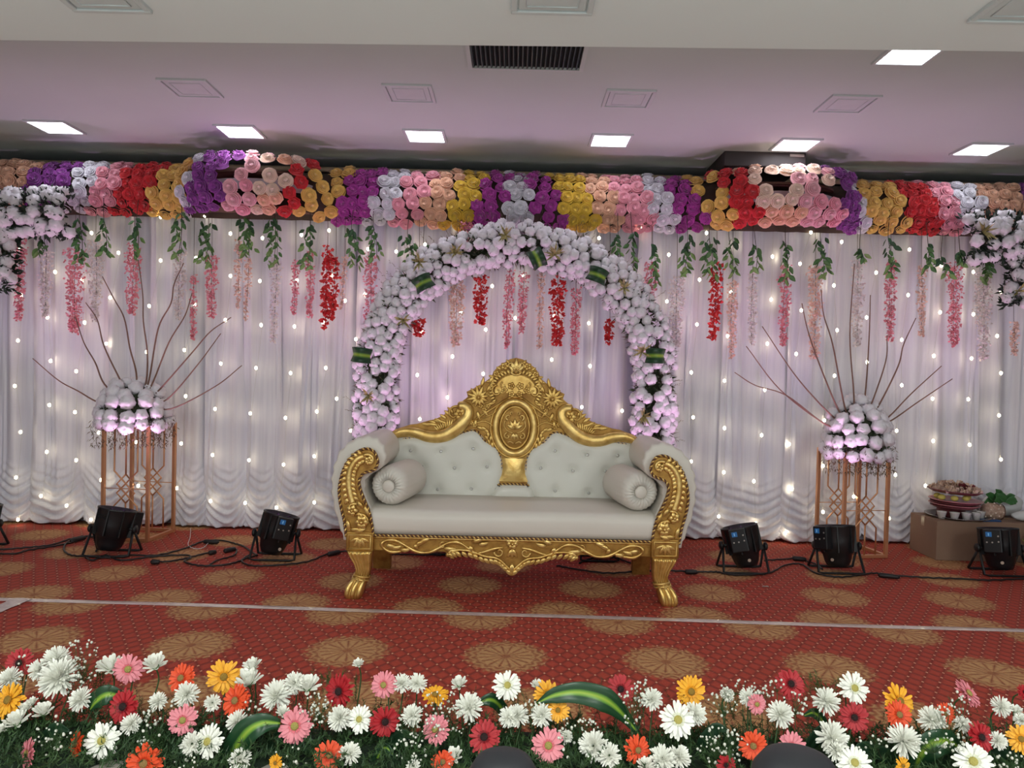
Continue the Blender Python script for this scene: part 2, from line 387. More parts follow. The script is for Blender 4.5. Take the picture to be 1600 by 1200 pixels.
CP = [(-330, -90, 0, 2), (-100, 62, .02, 2), (50, 212, -.01, 2), (200, 334, .015, 2), (322, 392, -.01, 1), (380, 440, .01, 1), (430, 498, -.012, 1), (488, 566, .012, 1), (556, 700, -.01, 2), (688, 800, .012, 2), (790, 905, -.005, 2), (895, 1000, .012, 2), (990, 1080, -.01, 1), (1070, 1135, .01, 1), (1125, 1232, -.02, 1), (1222, 1284, -.045, 1), (1272, 1450, .035, 2), (1436, 1600, .0, 2), (1590, 1720, .02, 2), (1710, 1940, 0, 2)]
for i, (a, b_, dy, sw) in enumerate(CP):
    side = 'behind the flower arch' if 556 <= a < 1000 else ('left of the arch' if a < 556 else 'right of the arch')
    curtain(a, b_, dy, 'white sheer stage curtain %s, %s from the left' % (side, ORD[i]), sw, seed=i + 3, lean=.05)
# lining behind
struct('trim_2', MB().box((-5.6, 5.52, 0.0), (5.6, 5.53, 2.5)), mat('lining_cloth', (170, 168, 176), .8))
solo('curtain_rail', MB().tube([(-5.5, 5.5, 2.60), (5.5, 5.5, 2.60)], .018, 10), mat('rail_beige', (176, 160, 130), .5), 'long beige pipe carrying the curtains above the flower valance', 'rail')
for x in (-5.2, 5.2):
    solo('rail_stand', MB().tube([(x, 5.5, 0), (x, 5.5, 2.585)], .02, 10).lathe([(.15, 0), (.15, .01), (.02, .02)], 12, Matrix.Translation((x, 5.5, 0))), mat('rail_beige', (176, 160, 130), .5), 'beige upright pipe at the %s end of the curtains' % ('left' if x < 0 else 'right'), 'stand')

# ------------------------------------------------------------------ fairy lights
BL = [(197,327),(251,339),(143,364),(185,395),(251,407),(31,389),(86,425),(128,438),(33,461),(172,465),(233,478),(74,496),(132,504),(28,532),(166,537),(229,550),(288,547),(79,564),(119,580),(23,603),(77,633),(117,644),(171,608),(32,675),(73,706),(119,719),(154,676),(213,691),(25,746),(158,750),(64,775),(104,790),(216,759),(290,619),(283,693),(336,639),(332,711),(329,783),(391,646),(389,719),(276,763),(383,786),(142,812),(28,812),(345,568),(400,575),(352,500),(408,508),(320,337),(360,365),(410,372),(471,367),(514,360),(575,389),(306,403),(360,431),(406,439),(464,438),(518,431),(570,460),(304,476),(460,510),(505,504),(556,530),(454,583),(509,575),(539,470),(446,653),(495,643),(526,623),(443,726),(491,713),(548,673),(432,793),(491,785),(816,430),(769,447),(720,487),(805,497),(866,494),(759,515),(920,505),(659,518),(707,557),(652,586),(862,562),(755,584),(922,572),(699,621),(656,655),(909,636),(972,642),(717,349),(664,382),(619,393),(887,354),(936,372),(1003,357),(1045,398),(991,429),(1042,471),(1093,437),(1089,507),(1104,364),(1149,381),(1207,401),(1250,412),(1142,457),(1205,468),(1252,485),(1137,525),(1199,537),(1080,582),(1132,595),(1195,609),(1244,553),(1267,363),(1315,378),(1358,360),(1421,390),(1471,415),(1521,425),(1469,353),(1369,426),(1419,461),(1303,446),(1469,488),(1521,491),(1564,456),(1354,496),(1308,516),(1409,531),(1558,525),(1459,556),(1518,560),(1564,583),(1355,566),(1304,587),(1409,602),(1083,652),(1132,669),(1190,680),(1233,694),(1080,721),(1131,738),(1178,752),(1237,764),(1123,807),(1181,818),(1288,657),(1286,728),(1286,800),(1332,704),(1334,776),(1227,833),(1261,855),(1401,673),(1399,742),(1389,810),(1458,689),(1446,759),(1515,695),(1457,623),(1513,624),(1561,649),(1564,718)]
chains = []
for p in sorted(BL, key=lambda q: q[1]):
    best = None
    for c in chains:
        dx = abs(c[-1][0] - p[0]); dy_ = p[1] - c[-1][1]
        if dx < 21 and 25 < dy_ < 160 and (best is None or dx < abs(best[-1][0] - p[0])): best = c
    if best: best.append(p)
    else: chains.append([p])
chains.sort(key=lambda c: sum(q[0] for q in c) / len(c))
bulb_m = mat('warm_led', (255, 240, 200), .4, emit=19)
wire_m = mat('clear_wire', (196, 196, 190), .4)
bm_ = MB().ball((0, 0, 0), .0105, 8, 5, (1, 1, 1.2)).mesh('bulb', bulb_m)
for i, c in enumerate(chains):
    pts = [at(q[0], q[1], 5.30) for q in c]
    top = Vector((pts[0].x, 5.475, 2.60))
    t = thing('fairy_light_string', 'hanging string of warm fairy lights on the curtain, %s from the left' % ORD[i], 'fairy lights', top, 'fairy light strings over the curtain')
    part('wire', MB().tube([top, Vector((pts[0].x, 5.30, 2.3))] + [p + Vector((.004, .012, 0)) for p in pts], .0008, 4), wire_m, t)
    for p in pts: inst('bulb', bm_, t, p)

# ------------------------------------------------------------------ paper roses
def rose_mb(R, seed, ruffle=.08, dome=.55, seg=14, nr=5):
    """nested cups of petals with scalloped rims round a small heart"""
    r_ = np.random.RandomState(seed); b = MB()
    for k in range(nr):
        f = 1 - k / nr * .86; ro = R * f; zt = dome * R * math.sqrt(max(0, 1 - f * f)) + (0 if k < nr - 1 else -.06 * R)
        lobes = (6, 5, 5, 4, 3, 3, 3)[k]; ph = r_.uniform(0, 6.3); rows = []
        for q, dz in ((.50, -.34), (.84, -.13), (.97, .0), (1.05, -.045)):
            row = []
            for j in range(seg):
                a = 2 * PI * j / seg; sc = abs(math.sin(lobes * a / 2 + ph)) ** .6
                rr = ro * q * (1 - ruffle * (1 - sc) * (q - .4) * 1.6) + r_.uniform(-1, 1) * .012 * R
                row.append((rr * math.cos(a), rr * math.sin(a), zt + dz * R - ruffle * R * .9 * (1 - sc) * (q - .4) + ruffle * .35 * R * math.sin(3 * a + ph) * q))
            rows.append(row)
        b.rings(rows, k == 0, k == nr - 1)
    return b
def ball_mb(R, seed, ruffle=.08, seg=16, nr=10):
    """a full round bloom: a ball of ruffled petal rings, open at the back"""
    r_ = np.random.RandomState(seed); rings = []
    for i in range(nr):
        th = .10 + (2.25 - .10) * i / (nr - 1); ph = r_.uniform(0, 6.3); lb = (2, 3, 3, 4, 5, 5, 6, 6, 5, 4)[i]
        rad = R * (1 + (.10 if i % 2 else -.07)); row = []
        for k in range(seg):
            a = 2 * PI * k / seg; w = 1 + ruffle * math.sin(lb * a + ph) * min(1, i / 3) + r_.uniform(-.02, .02)
            row.append((rad * w * math.sin(th) * math.cos(a), rad * w * math.sin(th) * math.sin(a), rad * w * math.cos(th) * .86 + R * .15))
        rings.append(row)
    rings[0] = [(x, y, z - .12 * R) for x, y, z in rings[0]]
    return MB().rings(rings[::-1], True, True)
RC = {'peach': (242, 190, 158), 'purple': (150, 66, 160), 'white': (232, 230, 238), 'pink': (246, 168, 184), 'red': (220, 44, 52), 'yellow': (246, 202, 108), 'magenta': (184, 64, 166), 'cream': (244, 216, 196), 'gold': (236, 196, 66), 'palepink': (240, 182, 190)}
ROSE = {}
for k_, c in RC.items():
    m = mat('paper_' + k_, c, .8, var=.10, scale=40, sheen=.3)
    rf = .17 if k_ in ('purple', 'magenta', 'red') else .07
    ROSE[k_] = []
    for j in range(3):
        me = rose_mb(.051, 10 + j, rf * 1.5, .62).mesh('rose', m); ROSE[k_].append(me)
def bulge(X):
    """how far the valance stands out in front at X"""
    e = 0
    for c, w, h in ((at(392, 300, 5.1).x, .50, .34), (at(1222, 300, 5.1).x, .52, .34)):
        q = (X - c) / w
        if abs(q) < 1: e = max(e, h * math.sqrt(1 - q * q))
    return e
def bulge_n(X):
    h = .01; return (bulge(X + h) - bulge(X - h)) / (2 * h)
board_m = mat('brown_board', (92, 62, 48), .7, var=.15, scale=14)
fascia_m = mat('grey_fascia', (176, 168, 172), .6)
def sect(s):
    """profile of the valance: s 0 (top back) .. 1 (bottom back): y in front of the curtain, z, normal"""
    a = (.88 - s * 1.82) * PI / 2
    y = 5.40 - .21 * max(0, math.cos(a)) ** .8
    z = 2.352 + .195 * math.sin(a)
    n = Vector((0, -math.cos(a), math.sin(a) * .9)); return y, z, n.normalized()
BANDS = [(-110, -70, 'yellow'), (-70, -35, 'white'), (-35, 40, 'peach'), (40, 105, 'purple'), (105, 146, 'white'), (146, 182, 'pink'), (182, 240, 'red'), (240, 296, 'yellow'), (296, 320, 'white'), (320, 385, 'purple'), (385, 430, 'palepink'), (430, 466, 'cream'), (466, 490, 'red'), (490, 535, 'yellow'), (535, 585, 'magenta'), (585, 622, 'white'), (622, 665, 'pink'), (665, 706, 'peach'), (706, 746, 'gold'), (746, 790, 'magenta'), (790, 830, 'white'), (830, 876, 'magenta'), (876, 925, 'gold'), (925, 965, 'peach'), (965, 1015, 'pink'), (1015, 1050, 'white'), (1050, 1095, 'magenta'), (1095, 1124, 'yellow'), (1124, 1160, 'red'), (1160, 1222, 'cream'), (1222, 1288, 'palepink'), (1288, 1336, 'purple'), (1336, 1352, 'white'), (1352, 1416, 'yellow'), (1416, 1466, 'red'), (1466, 1497, 'pink'), (1497, 1540, 'white'), (1540, 1610, 'peach'), (1610, 1670, 'purple'), (1670, 1710, 'white')]
names = {'palepink': 'pale pink', 'gold': 'bright yellow', 'yellow': 'amber yellow', 'purple': 'violet', 'cream': 'cream and peach'}
for sgn_c, w, side in ((at(392, 300, 5.1).x, .50, 'left'), (at(1222, 300, 5.1).x, .52, 'right')):
    c = sgn_c
    t = thing('valance_bracket', 'curved brown board ledge with grey fascia inside the %s flower bulge' % side, 'shelf', (c, 5.3, 2.3))
    arc = [(c + w * .80 * math.cos(a), 5.30 - .34 * .74 * math.sin(a)) for a in np.linspace(PI, 0, 25)]
    for nm, z0, z1, mm in (('board', 2.225, 2.240, board_m), ('board', 2.46, 2.475, board_m)):
        b = MB(); n = len(arc); vs = [(x, y, z0) for x, y in arc] + [(x, y, z1) for x, y in arc]
        b.add(vs, [tuple(range(n)), tuple(range(2*n-1, n-1, -1))] + [(i, i+1, n+i+1, n+i) for i in range(n-1)] + [(n-1, 0, n, 2*n-1)])
        part(nm, b, mm, t, smooth=False)
    b = MB(); b.rings([[(x, y - .004, 2.345), (x, y - .004, 2.415), (x, y + .006, 2.415), (x, y + .006, 2.345)] for x, y in arc], True, True)
    part('fascia', b, fascia_m, t, smooth=False)
# green backing of the valance
def back_strip(x0, x1):
    b = MB(); rows = []
    for X in np.linspace(x0, x1, max(3, int((x1 - x0) / .05))):
        rr = []
        for s in np.linspace(.02, .84, 10):
            y, z, n = sect(s); rr.append((X, y + .03 + .012 * math.sin(40 * X + 9 * s), z * .97 + 2.352 * .03))
        rows.append(rr)
    return b.rings(rows, closed=False)
cnt = {}
tot = {}
for a, b_, c in BANDS: tot[c] = tot.get(c, 0) + 1
XC = at(810, 300, 5.2).x
for a, b_, c in BANDS:
    k_ = cnt.get(c, 0); cnt[c] = k_ + 1
    x0, x1 = at(a, 300, 5.2).x, at(b_, 300, 5.2).x
    nm = names.get(c, c)
    t = thing('rose_bunch', 'slanting band of %s paper roses in the valance, %s such from left' % (nm, ORD[k_]), 'flowers', ((x0 + x1) / 2, 5.3, 2.36), 'paper rose bands of the valance')
    bk = back_strip(x0, x1); part('net_backing', bk, mat('dark_net', (66, 52, 44), .9), t)
    nrow = 7
    for r in range(nrow):
        s = (r + .35) / nrow * .93
        slant = (.10 * (1 - 2 * s)) * (1 if (x0 + x1) / 2 < XC else -1)
        if abs((x0 + x1) / 2 - XC) < .1: slant = 0
        n = max(1, round((x1 - x0) / .084))
        for i in range(n):
            X = x0 + (i + .5 + (.25 if r % 2 else -.25)) * (x1 - x0) / n + slant + random.uniform(-.012, .012)
            y, z, nn = sect(s); z += .05 * min(1, (X / 2.8) ** 2) * s; bu = bulge(X)
            if bu > .12:                       # open bulge: two loose rows in front, lower rows hang
                if r in (2,) and random.random() < .35: continue
                if r == 3 and random.random() < .4: continue
                z += (.008 if r < 2 else 0)
            yy = y - bu * (1.0 if s < .75 else .9)
            g = bulge_n(X); g = max(-1.2, min(1.2, g))
            d = Vector((nn.x + g * abs(nn.y) * -.0 + random.uniform(-.22, .22) - g * .5 * (-1), nn.y + random.uniform(-.1, .1), nn.z + random.uniform(-.15, .15)))
            if g: d = Vector((-g * .6 * -1 if False else (-(g)) * .5, d.y, d.z))
            cc = c
            if c == 'cream' and random.random() < .3: cc = 'peach'
            if c == 'palepink' and random.random() < .3: cc = 'pink' if s > .5 else 'cream'
            if c == 'cream' and s > .6: cc = 'peach' if random.random() < .6 else cc
            inst('rose', random.choice(ROSE[cc]), t, (X, yy + random.uniform(-.015, .01), z + random.uniform(-.012, .012)), face(d), random.uniform(.86, 1.06))

# white blooms used by arch, swags and bouquets
white_m = mat('white_petal', (240, 236, 242), .75, var=.06, scale=60, sheen=.2)
WB = []
for j in range(4):
    me = ball_mb(.0365, 40 + j, .10).mesh('white_bloom', white_m); WB.append(me)
leafd = mat('dark_foliage', (52, 62, 46), .6, rgb2=(92, 104, 76), scale=25)
twigm = mat('brown_filler', (128, 96, 84), .8, rgb2=(92, 92, 66), scale=30)
varieg = mat('variegated_leaf', (58, 76, 40), .45, rgb2=(188, 178, 110), scale=26)
def fleck(b, c, n_, L, Wd, spread):
    """little pointed leaf: a folded diamond"""
    d = (Vector(n_) + Vector((random.uniform(-1, 1), random.uniform(-1, 1), random.uniform(-1, 1))) * spread).normalized()
    s = d.cross(Vector((random.uniform(-1, 1), random.uniform(-1, 1), random.uniform(-1, 1)))).normalized()
    h = d.cross(s) * Wd * .3
    b.add([c, c + d*L*.5 + s*Wd*.5 + h, c + d*L, c + d*L*.5 - s*Wd*.5 + h, c + d*L*.5 - h*.5], [(0, 1, 4), (1, 2, 4), (2, 3, 4), (3, 0, 4)])
strip_m = None
def stripe_leaf_mat():
    m = bpy.data.materials.new('striped_green_leaf'); m.use_nodes = True; nt = m.node_tree; b = nt.nodes['Principled BSDF']
    b.inputs['Roughness'].default_value = .35
    at_ = nt.nodes.new('ShaderNodeAttribute'); at_.attribute_name = 'across'
    r = nt.nodes.new('ShaderNodeValToRGB'); e = r.color_ramp.elements
    e[0].position = 0; e[0].color = lin(150, 176, 60); e[1].position = .34; e[1].color = lin(28, 66, 38)
    k = e.new(.2); k.color = lin(96, 142, 52)
    nt.links.new(at_.outputs['Fac'], r.inputs['Fac']); nt.links.new(r.outputs['Color'], b.inputs['Base Color'])
    return m
strip_m = stripe_leaf_mat()
def blade(name, pts, widths, parent, nrm=(0, -1, .3), thick=.0012, m=None):
    """a long leaf along pts with a crease; attribute 'across' runs 0 at the midrib to 1 at the edge"""
    pts = spline(pts, 6); n = len(pts); vs = []; ac = []
    for i, p in enumerate(pts):
        f = i / (n - 1); w = np.interp(f, np.linspace(0, 1, len(widths)), widths)
        t = (pts[min(i+1, n-1)] - pts[max(i-1, 0)]).normalized(); s = t.cross(Vector(nrm)).normalized(); u = s.cross(t)
        for q in (-1, -.5, -.2, 0, .2, .5, 1):
            vs.append(p + s * w * q + u * (abs(q) * w * .35)); ac.append(abs(q))
    for v, a in list(zip(vs, ac)): 
        pass
    F = [(i*7+j, i*7+j+1, (i+1)*7+j+1, (i+1)*7+j) for i in range(n-1) for j in range(6)]
    b = MB(); b.add(vs, F)
    o = part(name, b, m or strip_m, parent, norm=False)
    a = o.data.attributes.new('across', 'FLOAT', 'POINT'); a.data.foreach_set('value', ac)
    sm = o.modifiers.new('thickness', 'SOLIDIFY'); sm.thickness = thick
    return o

# ------------------------------------------------------------------ flower arch
AY = 5.05
ac_ = at(806, 590, AY); RX = 216 / FPX * AY; RZ = 208 / FPX * AY; TR = .145
def arch_pt(s):
    """s 0..1 from left foot to right foot"""
    leg = ac_.z; tl = PI * (RX + RZ) / 2; T = 2 * leg + tl; d = s * T
    if d < leg: return Vector((ac_.x - RX, AY, d)), Vector((0, 0, 1))
    if d > leg + tl: return Vector((ac_.x + RX, AY, T - d)), Vector((0, 0, -1))
    a = PI - (d - leg) / tl * PI
    return Vector((ac_.x + RX * math.cos(a), AY, ac_.z + RZ * math.sin(a))), Vector((RX * math.sin(a), 0, -RZ * math.cos(a))).normalized()
T_ = 2 * ac_.z + PI * (RX + RZ) / 2
arch = thing('flower_arch', 'tall white flower arch standing behind the gold sofa', 'flower arch', (ac_.x, AY, 0))
pts = [arch_pt(s)[0] + Vector((0, .06, 0)) for s in np.linspace(0, 1, 70)]
part('frame_tube', MB().tube(pts, .075, 10), mat('foam_green', (52, 60, 40), .9, var=.2, scale=30), arch)
foot = MB()
for sx in (-1, 1): foot.rbox((ac_.x + sx*RX - .16, AY - .1, 0), (ac_.x + sx*RX + .16, AY + .2, .03), .01)
part('foot_plate', foot, dk, arch, smooth=False)
lb = MB(); tb = MB()
for i in range(5200):
    s = random.uniform(.0, 1); p, t = arch_pt(s)
    phi = random.uniform(-1.75, 1.75); out = t.cross(Vector((0, 1, 0))); n = (Vector((0, -1, 0)) * math.cos(phi) + out * math.sin(phi)).normalized()
    q = p + n * TR * random.uniform(.45, .86)
    if i % 3: fleck(lb, q, n, random.uniform(.03, .06), .016, .8)
    else: fleck(tb, q, n, random.uniform(.03, .075), .006, .5)
part('leaves', lb, leafd, arch, kind='stuff', norm=False); part('filler_twigs', tb, twigm, arch, kind='stuff', norm=False)
s0 = .45 / T_; flow = []
n_along = int((T_ - .9) / .071)
for i in range(n_along):
    for j in range(7):
        s = (.45 + (i + .5 + (.25 if j % 2 else -.25) + random.uniform(-.2, .2)) * (T_ - .9) / n_along) / T_
        phi = (-1.5 + 3.0 * (j + .5) / 7) + random.uniform(-.10, .10)
        if random.random() < .10: continue
        p, t = arch_pt(s); out = t.cross(Vector((0, 1, 0))); n = (Vector((0, -1, 0)) * math.cos(phi) + out * math.sin(phi)).normalized()
        flow.append((p + n * (TR + random.uniform(-.012, .012)), n))
random.shuffle(flow)
rest = MB()
for q, n in flow[300:]:
    R_ = face(n, random.uniform(0, 6)).to_matrix(); sc_ = random.uniform(.9, 1.1); me_ = random.choice(WB)
    rest.add([R_ @ v.co * sc_ + q - n * .02 for v in me_.vertices], [tuple(p_.vertices) for p_ in me_.polygons])
if rest.v: part('white_bloom_fill', rest, white_m, arch, kind='stuff', norm=False)
for q, n in flow[:300]:
    d = n + Vector((random.uniform(-.3, .3), random.uniform(-.1, .1), random.uniform(-.3, .3)))
    inst('white_bloom', random.choice(WB), arch, q - n * .02, face(d), random.uniform(.82, 1.06))
def tuft(b, c, n, N=14, L=.09):
    for _ in range(N):
        d = (Vector(n) * .8 + Vector((random.uniform(-1, 1), random.uniform(-.2, .2), random.uniform(-1, 1)))).normalized()
        s = d.cross(Vector((0, 1, 0.1))).normalized() * .006
        e = c + d * L * random.uniform(.6, 1) ; mid = (c + e) / 2 + Vector(n) * .012
        b.add([c - s*.5, c + s*.5, mid + s, mid - s, e], [(0, 1, 2, 3), (3, 2, 4)])
tf = mat('spider_leaf', (98, 104, 52), .5, rgb2=(206, 190, 132), scale=60)
for px, py in ((712, 395), (790, 368), (630, 500), (975, 450), (867, 398), (576, 618), (1003, 550), (1005, 650), (655, 410)):
    b = MB(); c = at(px, py, AY - TR - .03); tuft(b, c, (0, -1, 0), 16, .1); part('spider_leaf_tuft', b, tf, arch, norm=False)
for px, py, ang in ((661, 442, -.5), (564, 555, .1), (934, 430, .35), (1025, 556, 0), (839, 403, 1.1)):
    c = at(px, py, AY - TR - .06); d = Vector((math.cos(ang), 0, -math.sin(ang)))
    blade('folded_leaf', [c - d * .055 + Vector((0, .03, 0)), c - d * .03, c + Vector((0, -.015, 0)), c + d * .03, c + d * .055 + Vector((0, .03, 0))], [.045, .048, .048, .048, .045], arch, nrm=(0, -1, 0), thick=.003)
# feathery side sprays
b = MB()
for k in range(46):
    sx = random.choice((-1, 1, 1)); z = random.uniform(.75, 1.75); p0 = Vector((ac_.x + sx * (RX + TR * .6), AY - .03, z))
    if z > ac_.z:
        s = random.uniform(.3, .7); p, t = arch_pt(s); out = t.cross(Vector((0, 1, 0))); p0 = p + out * TR * .8; d0 = out
        if d0.z < 0 and abs(d0.x) < .3: d0 = -d0
    else: d0 = Vector((sx, 0, random.uniform(-.2, .6))).normalized()
    L = random.uniform(.07, .13)
    for f in np.linspace(.1, 1, 9): fleck(b, p0 + d0 * L * f, d0, .022, .004, .7)
part('feathery_sprays', b, twigm, arch, kind='stuff', norm=False)

# ------------------------------------------------------------------ white swags at both upper corners
def swag(path, rad, label, nflow, seed):
    random.seed(seed)
    P = spline(path, 8); base = P[-1].copy()
    t = thing('flower_swag', label, 'flower garland', base)
    part('core', MB().tube([p + Vector((0, .05, 0)) for p in P[8:-4]], rad * .42, 8), mat('foam_green', (52, 60, 40), .9), t)
    b = MB()
    for i in range(1500):
        k = random.randrange(len(P) - 1); tt = (P[k+1] - P[k]).normalized(); out = tt.cross(Vector((0, 1, 0))); phi = random.uniform(-1.7, 1.7)
        n = (Vector((0, -1, 0)) * math.cos(phi) + out * math.sin(phi)).normalized()
        fleck(b, P[k].lerp(P[k+1], random.random()) + n * rad * random.uniform(.5, .95), n, .055, .02, .8)
    part('leaves', b, mat('deep_green_foliage', (30, 44, 36), .6, rgb2=(54, 72, 56), scale=25), t, kind='stuff', norm=False)
    L = [0]
    for i in range(1, len(P)): L.append(L[-1] + (P[i] - P[i-1]).length)
    na = int(L[-1] / .072)
    for i in range(na):
        for j in range(5):
            d = (i + .5 + (.25 if j % 2 else -.25) + random.uniform(-.35, .35)) / na * L[-1]
            k = min(len(P) - 2, max(0, int(np.searchsorted(L, d)) - 1)); f = (d - L[k]) / max(1e-6, L[k+1] - L[k])
            if random.random() < .04: continue
            tt = (P[k+1] - P[k]).normalized(); out = tt.cross(Vector((0, 1, 0))); phi = -1.35 + 2.7 * (j + .5) / 5 + random.uniform(-.2, .2)
            n = (Vector((0, -1, 0)) * math.cos(phi) + out * math.sin(phi)).normalized()
            inst('white_bloom', random.choice(WB), t, P[k].lerp(P[k+1], max(0, min(1, f))) + n * (rad - .015), face(n + Vector((random.uniform(-.3, .3), 0, random.uniform(-.3, .3)))), random.uniform(1.0, 1.2))
    return t
SY = 4.95
t = swag([at(118, 335, SY), at(70, 334, SY), at(15, 338, SY), at(-8, 362, SY), at(-8, 410, SY), at(-8, 455, SY)], .155, 'white rose swag curving down over the left edge of the valance', 70, 31)
t2 = swag([at(1505, 375, SY), at(1550, 370, SY), at(1594, 378, SY), at(1606, 405, SY), at(1604, 450, SY), at(1600, 482, SY)], .155, 'white rose swag curving down over the right edge of the valance', 70, 32)
b = MB(); tuft(b, at(1535, 362, SY - .17), (0, -1, 0), 16, .11); part('spider_leaf_tuft', b, tf, t2, norm=False)
b = MB(); tuft(b, at(1590, 455, SY - .17), (0, -1, 0), 12, .09); part('spider_leaf_tuft', b, tf, t2, norm=False)
random.seed(99)

# ------------------------------------------------------------------ hanging strands
leaf_ms = [mat('vine_leaf_dark', (58, 96, 62), .5), mat('vine_leaf_mid', (92, 136, 80), .5), mat('vine_leaf_light', (138, 176, 104), .5)]
LM = []
for m in leaf_ms:
    b = MB(); rows = []
    for f, w in ((0, .06), (.15, .55), (.4, 1), (.7, .75), (.92, .3), (1, .03)):
        rows.append([(-w * .014, 0, f * .052), (-w * .007, .003, f * .052), (0, .0045 * w, f * .052), (w * .007, .003, f * .052), (w * .014, 0, f * .052), (0, .0055 * w, f * .052)])
    b.rings(rows, True, True); me = b.mesh('leaf', m); fixnorm(me); LM.append(me)
vstem = mat('vine_stem', (64, 52, 44), .7)
SPR = [(70,372,396,26),(125,340,412,26),(162,340,398,24),(217,340,402,18),(281,330,400,24),(325,345,412,34),(389,340,398,32),(430,340,414,30),(485,350,418,26),(553,355,416,28),(585,350,402,26),(640,365,412,28),(663,382,408,16),(965,365,424,18),(985,360,424,16),(1020,380,444,18),(1073,365,428,28),(1110,370,434,36),(1140,370,428,26),(1177,380,422,20),(1227,375,438,20),(1283,370,432,26),(1345,388,404,12),(1390,370,432,20),(1447,380,420,20),(1473,400,430,20),(1497,390,412,16),(1537,395,438,28)]
for i, (x, y0, y1, w) in enumerate(SPR):
    Y = 5.19
    a = at(x, y0 - 34, Y); c = at(x + random.uniform(-4, 4), y0, Y); d = at(x + random.uniform(-5, 5), y1, Y)
    t = thing('leaf_sprig', 'green leafy sprig hanging below the rose valance, %s from the left' % ORD[i], 'leaves', a, 'green sprigs under the valance')
    st = spline([a, c, (c + d) / 2 + Vector((.01, 0, 0)), d], 5); part('stem', MB().tube(st, .0022, 5), vstem, t)
    n = max(7, int((y1 - y0) * w / 80)) + 4
    for k in range(n):
        f = (k + .5) / n; p = c.lerp(d, f) + Vector((random.uniform(-.5, .5) * w * .0028, random.uniform(-.02, 0), 0))
        sd = -1 if k % 2 else 1
        q = face((sd * random.uniform(.3, 1.0), random.uniform(-.4, .1), -random.uniform(.5, 1.2)), random.uniform(-.5, .5))
        inst('leaf', LM[min(2, int(f * 2 + random.uniform(0, 1.2)))], t, p, q, random.uniform(.8, 1.25))
WC = {'pink': ((240, 132, 152), (252, 182, 194)), 'cream': ((238, 226, 230), (252, 242, 240)), 'red': ((222, 42, 54), (240, 84, 80)), 'peach': ((244, 200, 190), (252, 226, 214))}
STR = [(33,372,500,'pink',18),(73,392,495,'cream',17),(118,388,520,'pink',27),(150,375,500,'cream',22),(210,382,490,'pink',22),(283,390,500,'cream',16),(303,430,530,'pink',9),(331,400,495,'pink',17),(373,370,480,'peach',9),(389,405,500,'peach',8),(433,405,535,'cream',14),(462,408,490,'pink',11),(485,392,495,'pink',13),(512,382,512,'red',14),(525,402,500,'red',12),(539,400,482,'peach',6),(580,396,560,'pink',19),(729,346,378,'pink',20),(655,498,524,'red',18),(714,438,540,'peach',24),(752,430,505,'red',20),(797,422,545,'pink',14),(819,425,520,'pink',14),(846,425,545,'peach',10),(872,432,540,'red',22),(900,450,552,'pink',15),(953,500,535,'red',12),(1018,410,482,'pink',18),(1058,430,540,'cream',22),(1120,412,530,'red',18),(1145,438,560,'peach',14),(1176,425,540,'cream',14),(1227,415,540,'pink',17),(1274,415,560,'peach',22),(1340,405,540,'cream',18),(1392,408,532,'pink',17),(1440,415,525,'peach',13),(1492,410,542,'pink',22),(1536,425,562,'cream',24),(1584,502,556,'peach',12)]
wcount = {}
for (x, y0, y1, c, w) in STR:
    Y = 5.23; k_ = wcount.get(c, 0); wcount[c] = k_ + 1
    a = Vector((at(x, 340, Y).x, Y, 2.30)); c0 = at(x, y0, Y); d = at(x - 3 + random.uniform(-3, 3), y1, Y)
    t = thing('blossom_strand', 'hanging strand of %s blossoms on the curtain, %s %s one from left' % (c, ORD[k_], c), 'flowers', a, 'hanging blossom strands')
    part('stem', MB().tube(spline([a, c0, c0.lerp(d, .5) + Vector((random.uniform(-.01, .01), 0, 0)), d], 4), .0016, 4), vstem, t)
    b = MB(); W_ = w * .0044; big = 1.5 if c == 'red' else 1.0
    n = int((y1 - y0) * w * .15 * (1 if c != 'red' else .62)) + 30
    for k in range(n):
        f = random.random(); hw = W_ / 2 * (1 - .55 * f ** 2)
        p = c0.lerp(d, f) + Vector((random.uniform(-1, 1) * hw, random.uniform(-.6, .6) * hw, 0))
        fleck(b, p, (random.uniform(-1, 1), -.7, -.3), .021 * big, .019 * big, .9)
    part('blossoms', b, mat('blossom_' + c, WC[c][0], .7, rgb2=WC[c][1], scale=30), t, kind='stuff', norm=False)
# ------------------------------------------------------------------ the gold sofa
def gold_mat(name, rgb, rough, dirt):
    m = bpy.data.materials.new(name); m.use_nodes = True; nt = m.node_tree; b = nt.nodes['Principled BSDF']
    b.inputs['Metallic'].default_value = .72; b.inputs['Roughness'].default_value = rough
    tc = nt.nodes.new('ShaderNodeTexCoord'); n = nt.nodes.new('ShaderNodeTexNoise'); n.inputs['Scale'].default_value = 22; n.inputs['Detail'].default_value = 4
    nt.links.new(tc.outputs['Object'], n.inputs['Vector'])
    r = nt.nodes.new('ShaderNodeValToRGB'); r.color_ramp.elements[0].position = .3; r.color_ramp.elements[1].position = .62
    r.color_ramp.elements[0].color = lin(*dirt); r.color_ramp.elements[1].color = lin(*rgb)
    nt.links.new(n.outputs['Fac'], r.inputs['Fac']); nt.links.new(r.outputs['Color'], b.inputs['Base Color'])
    bp = nt.nodes.new('ShaderNodeBump'); bp.inputs['Strength'].default_value = .25; bp.inputs['Distance'].default_value = .004
    n2 = nt.nodes.new('ShaderNodeTexNoise'); n2.inputs['Scale'].default_value = 90; nt.links.new(tc.outputs['Object'], n2.inputs['Vector'])
    nt.links.new(n2.outputs['Fac'], bp.inputs['Height']); nt.links.new(bp.outputs['Normal'], b.inputs['Normal'])
    return m
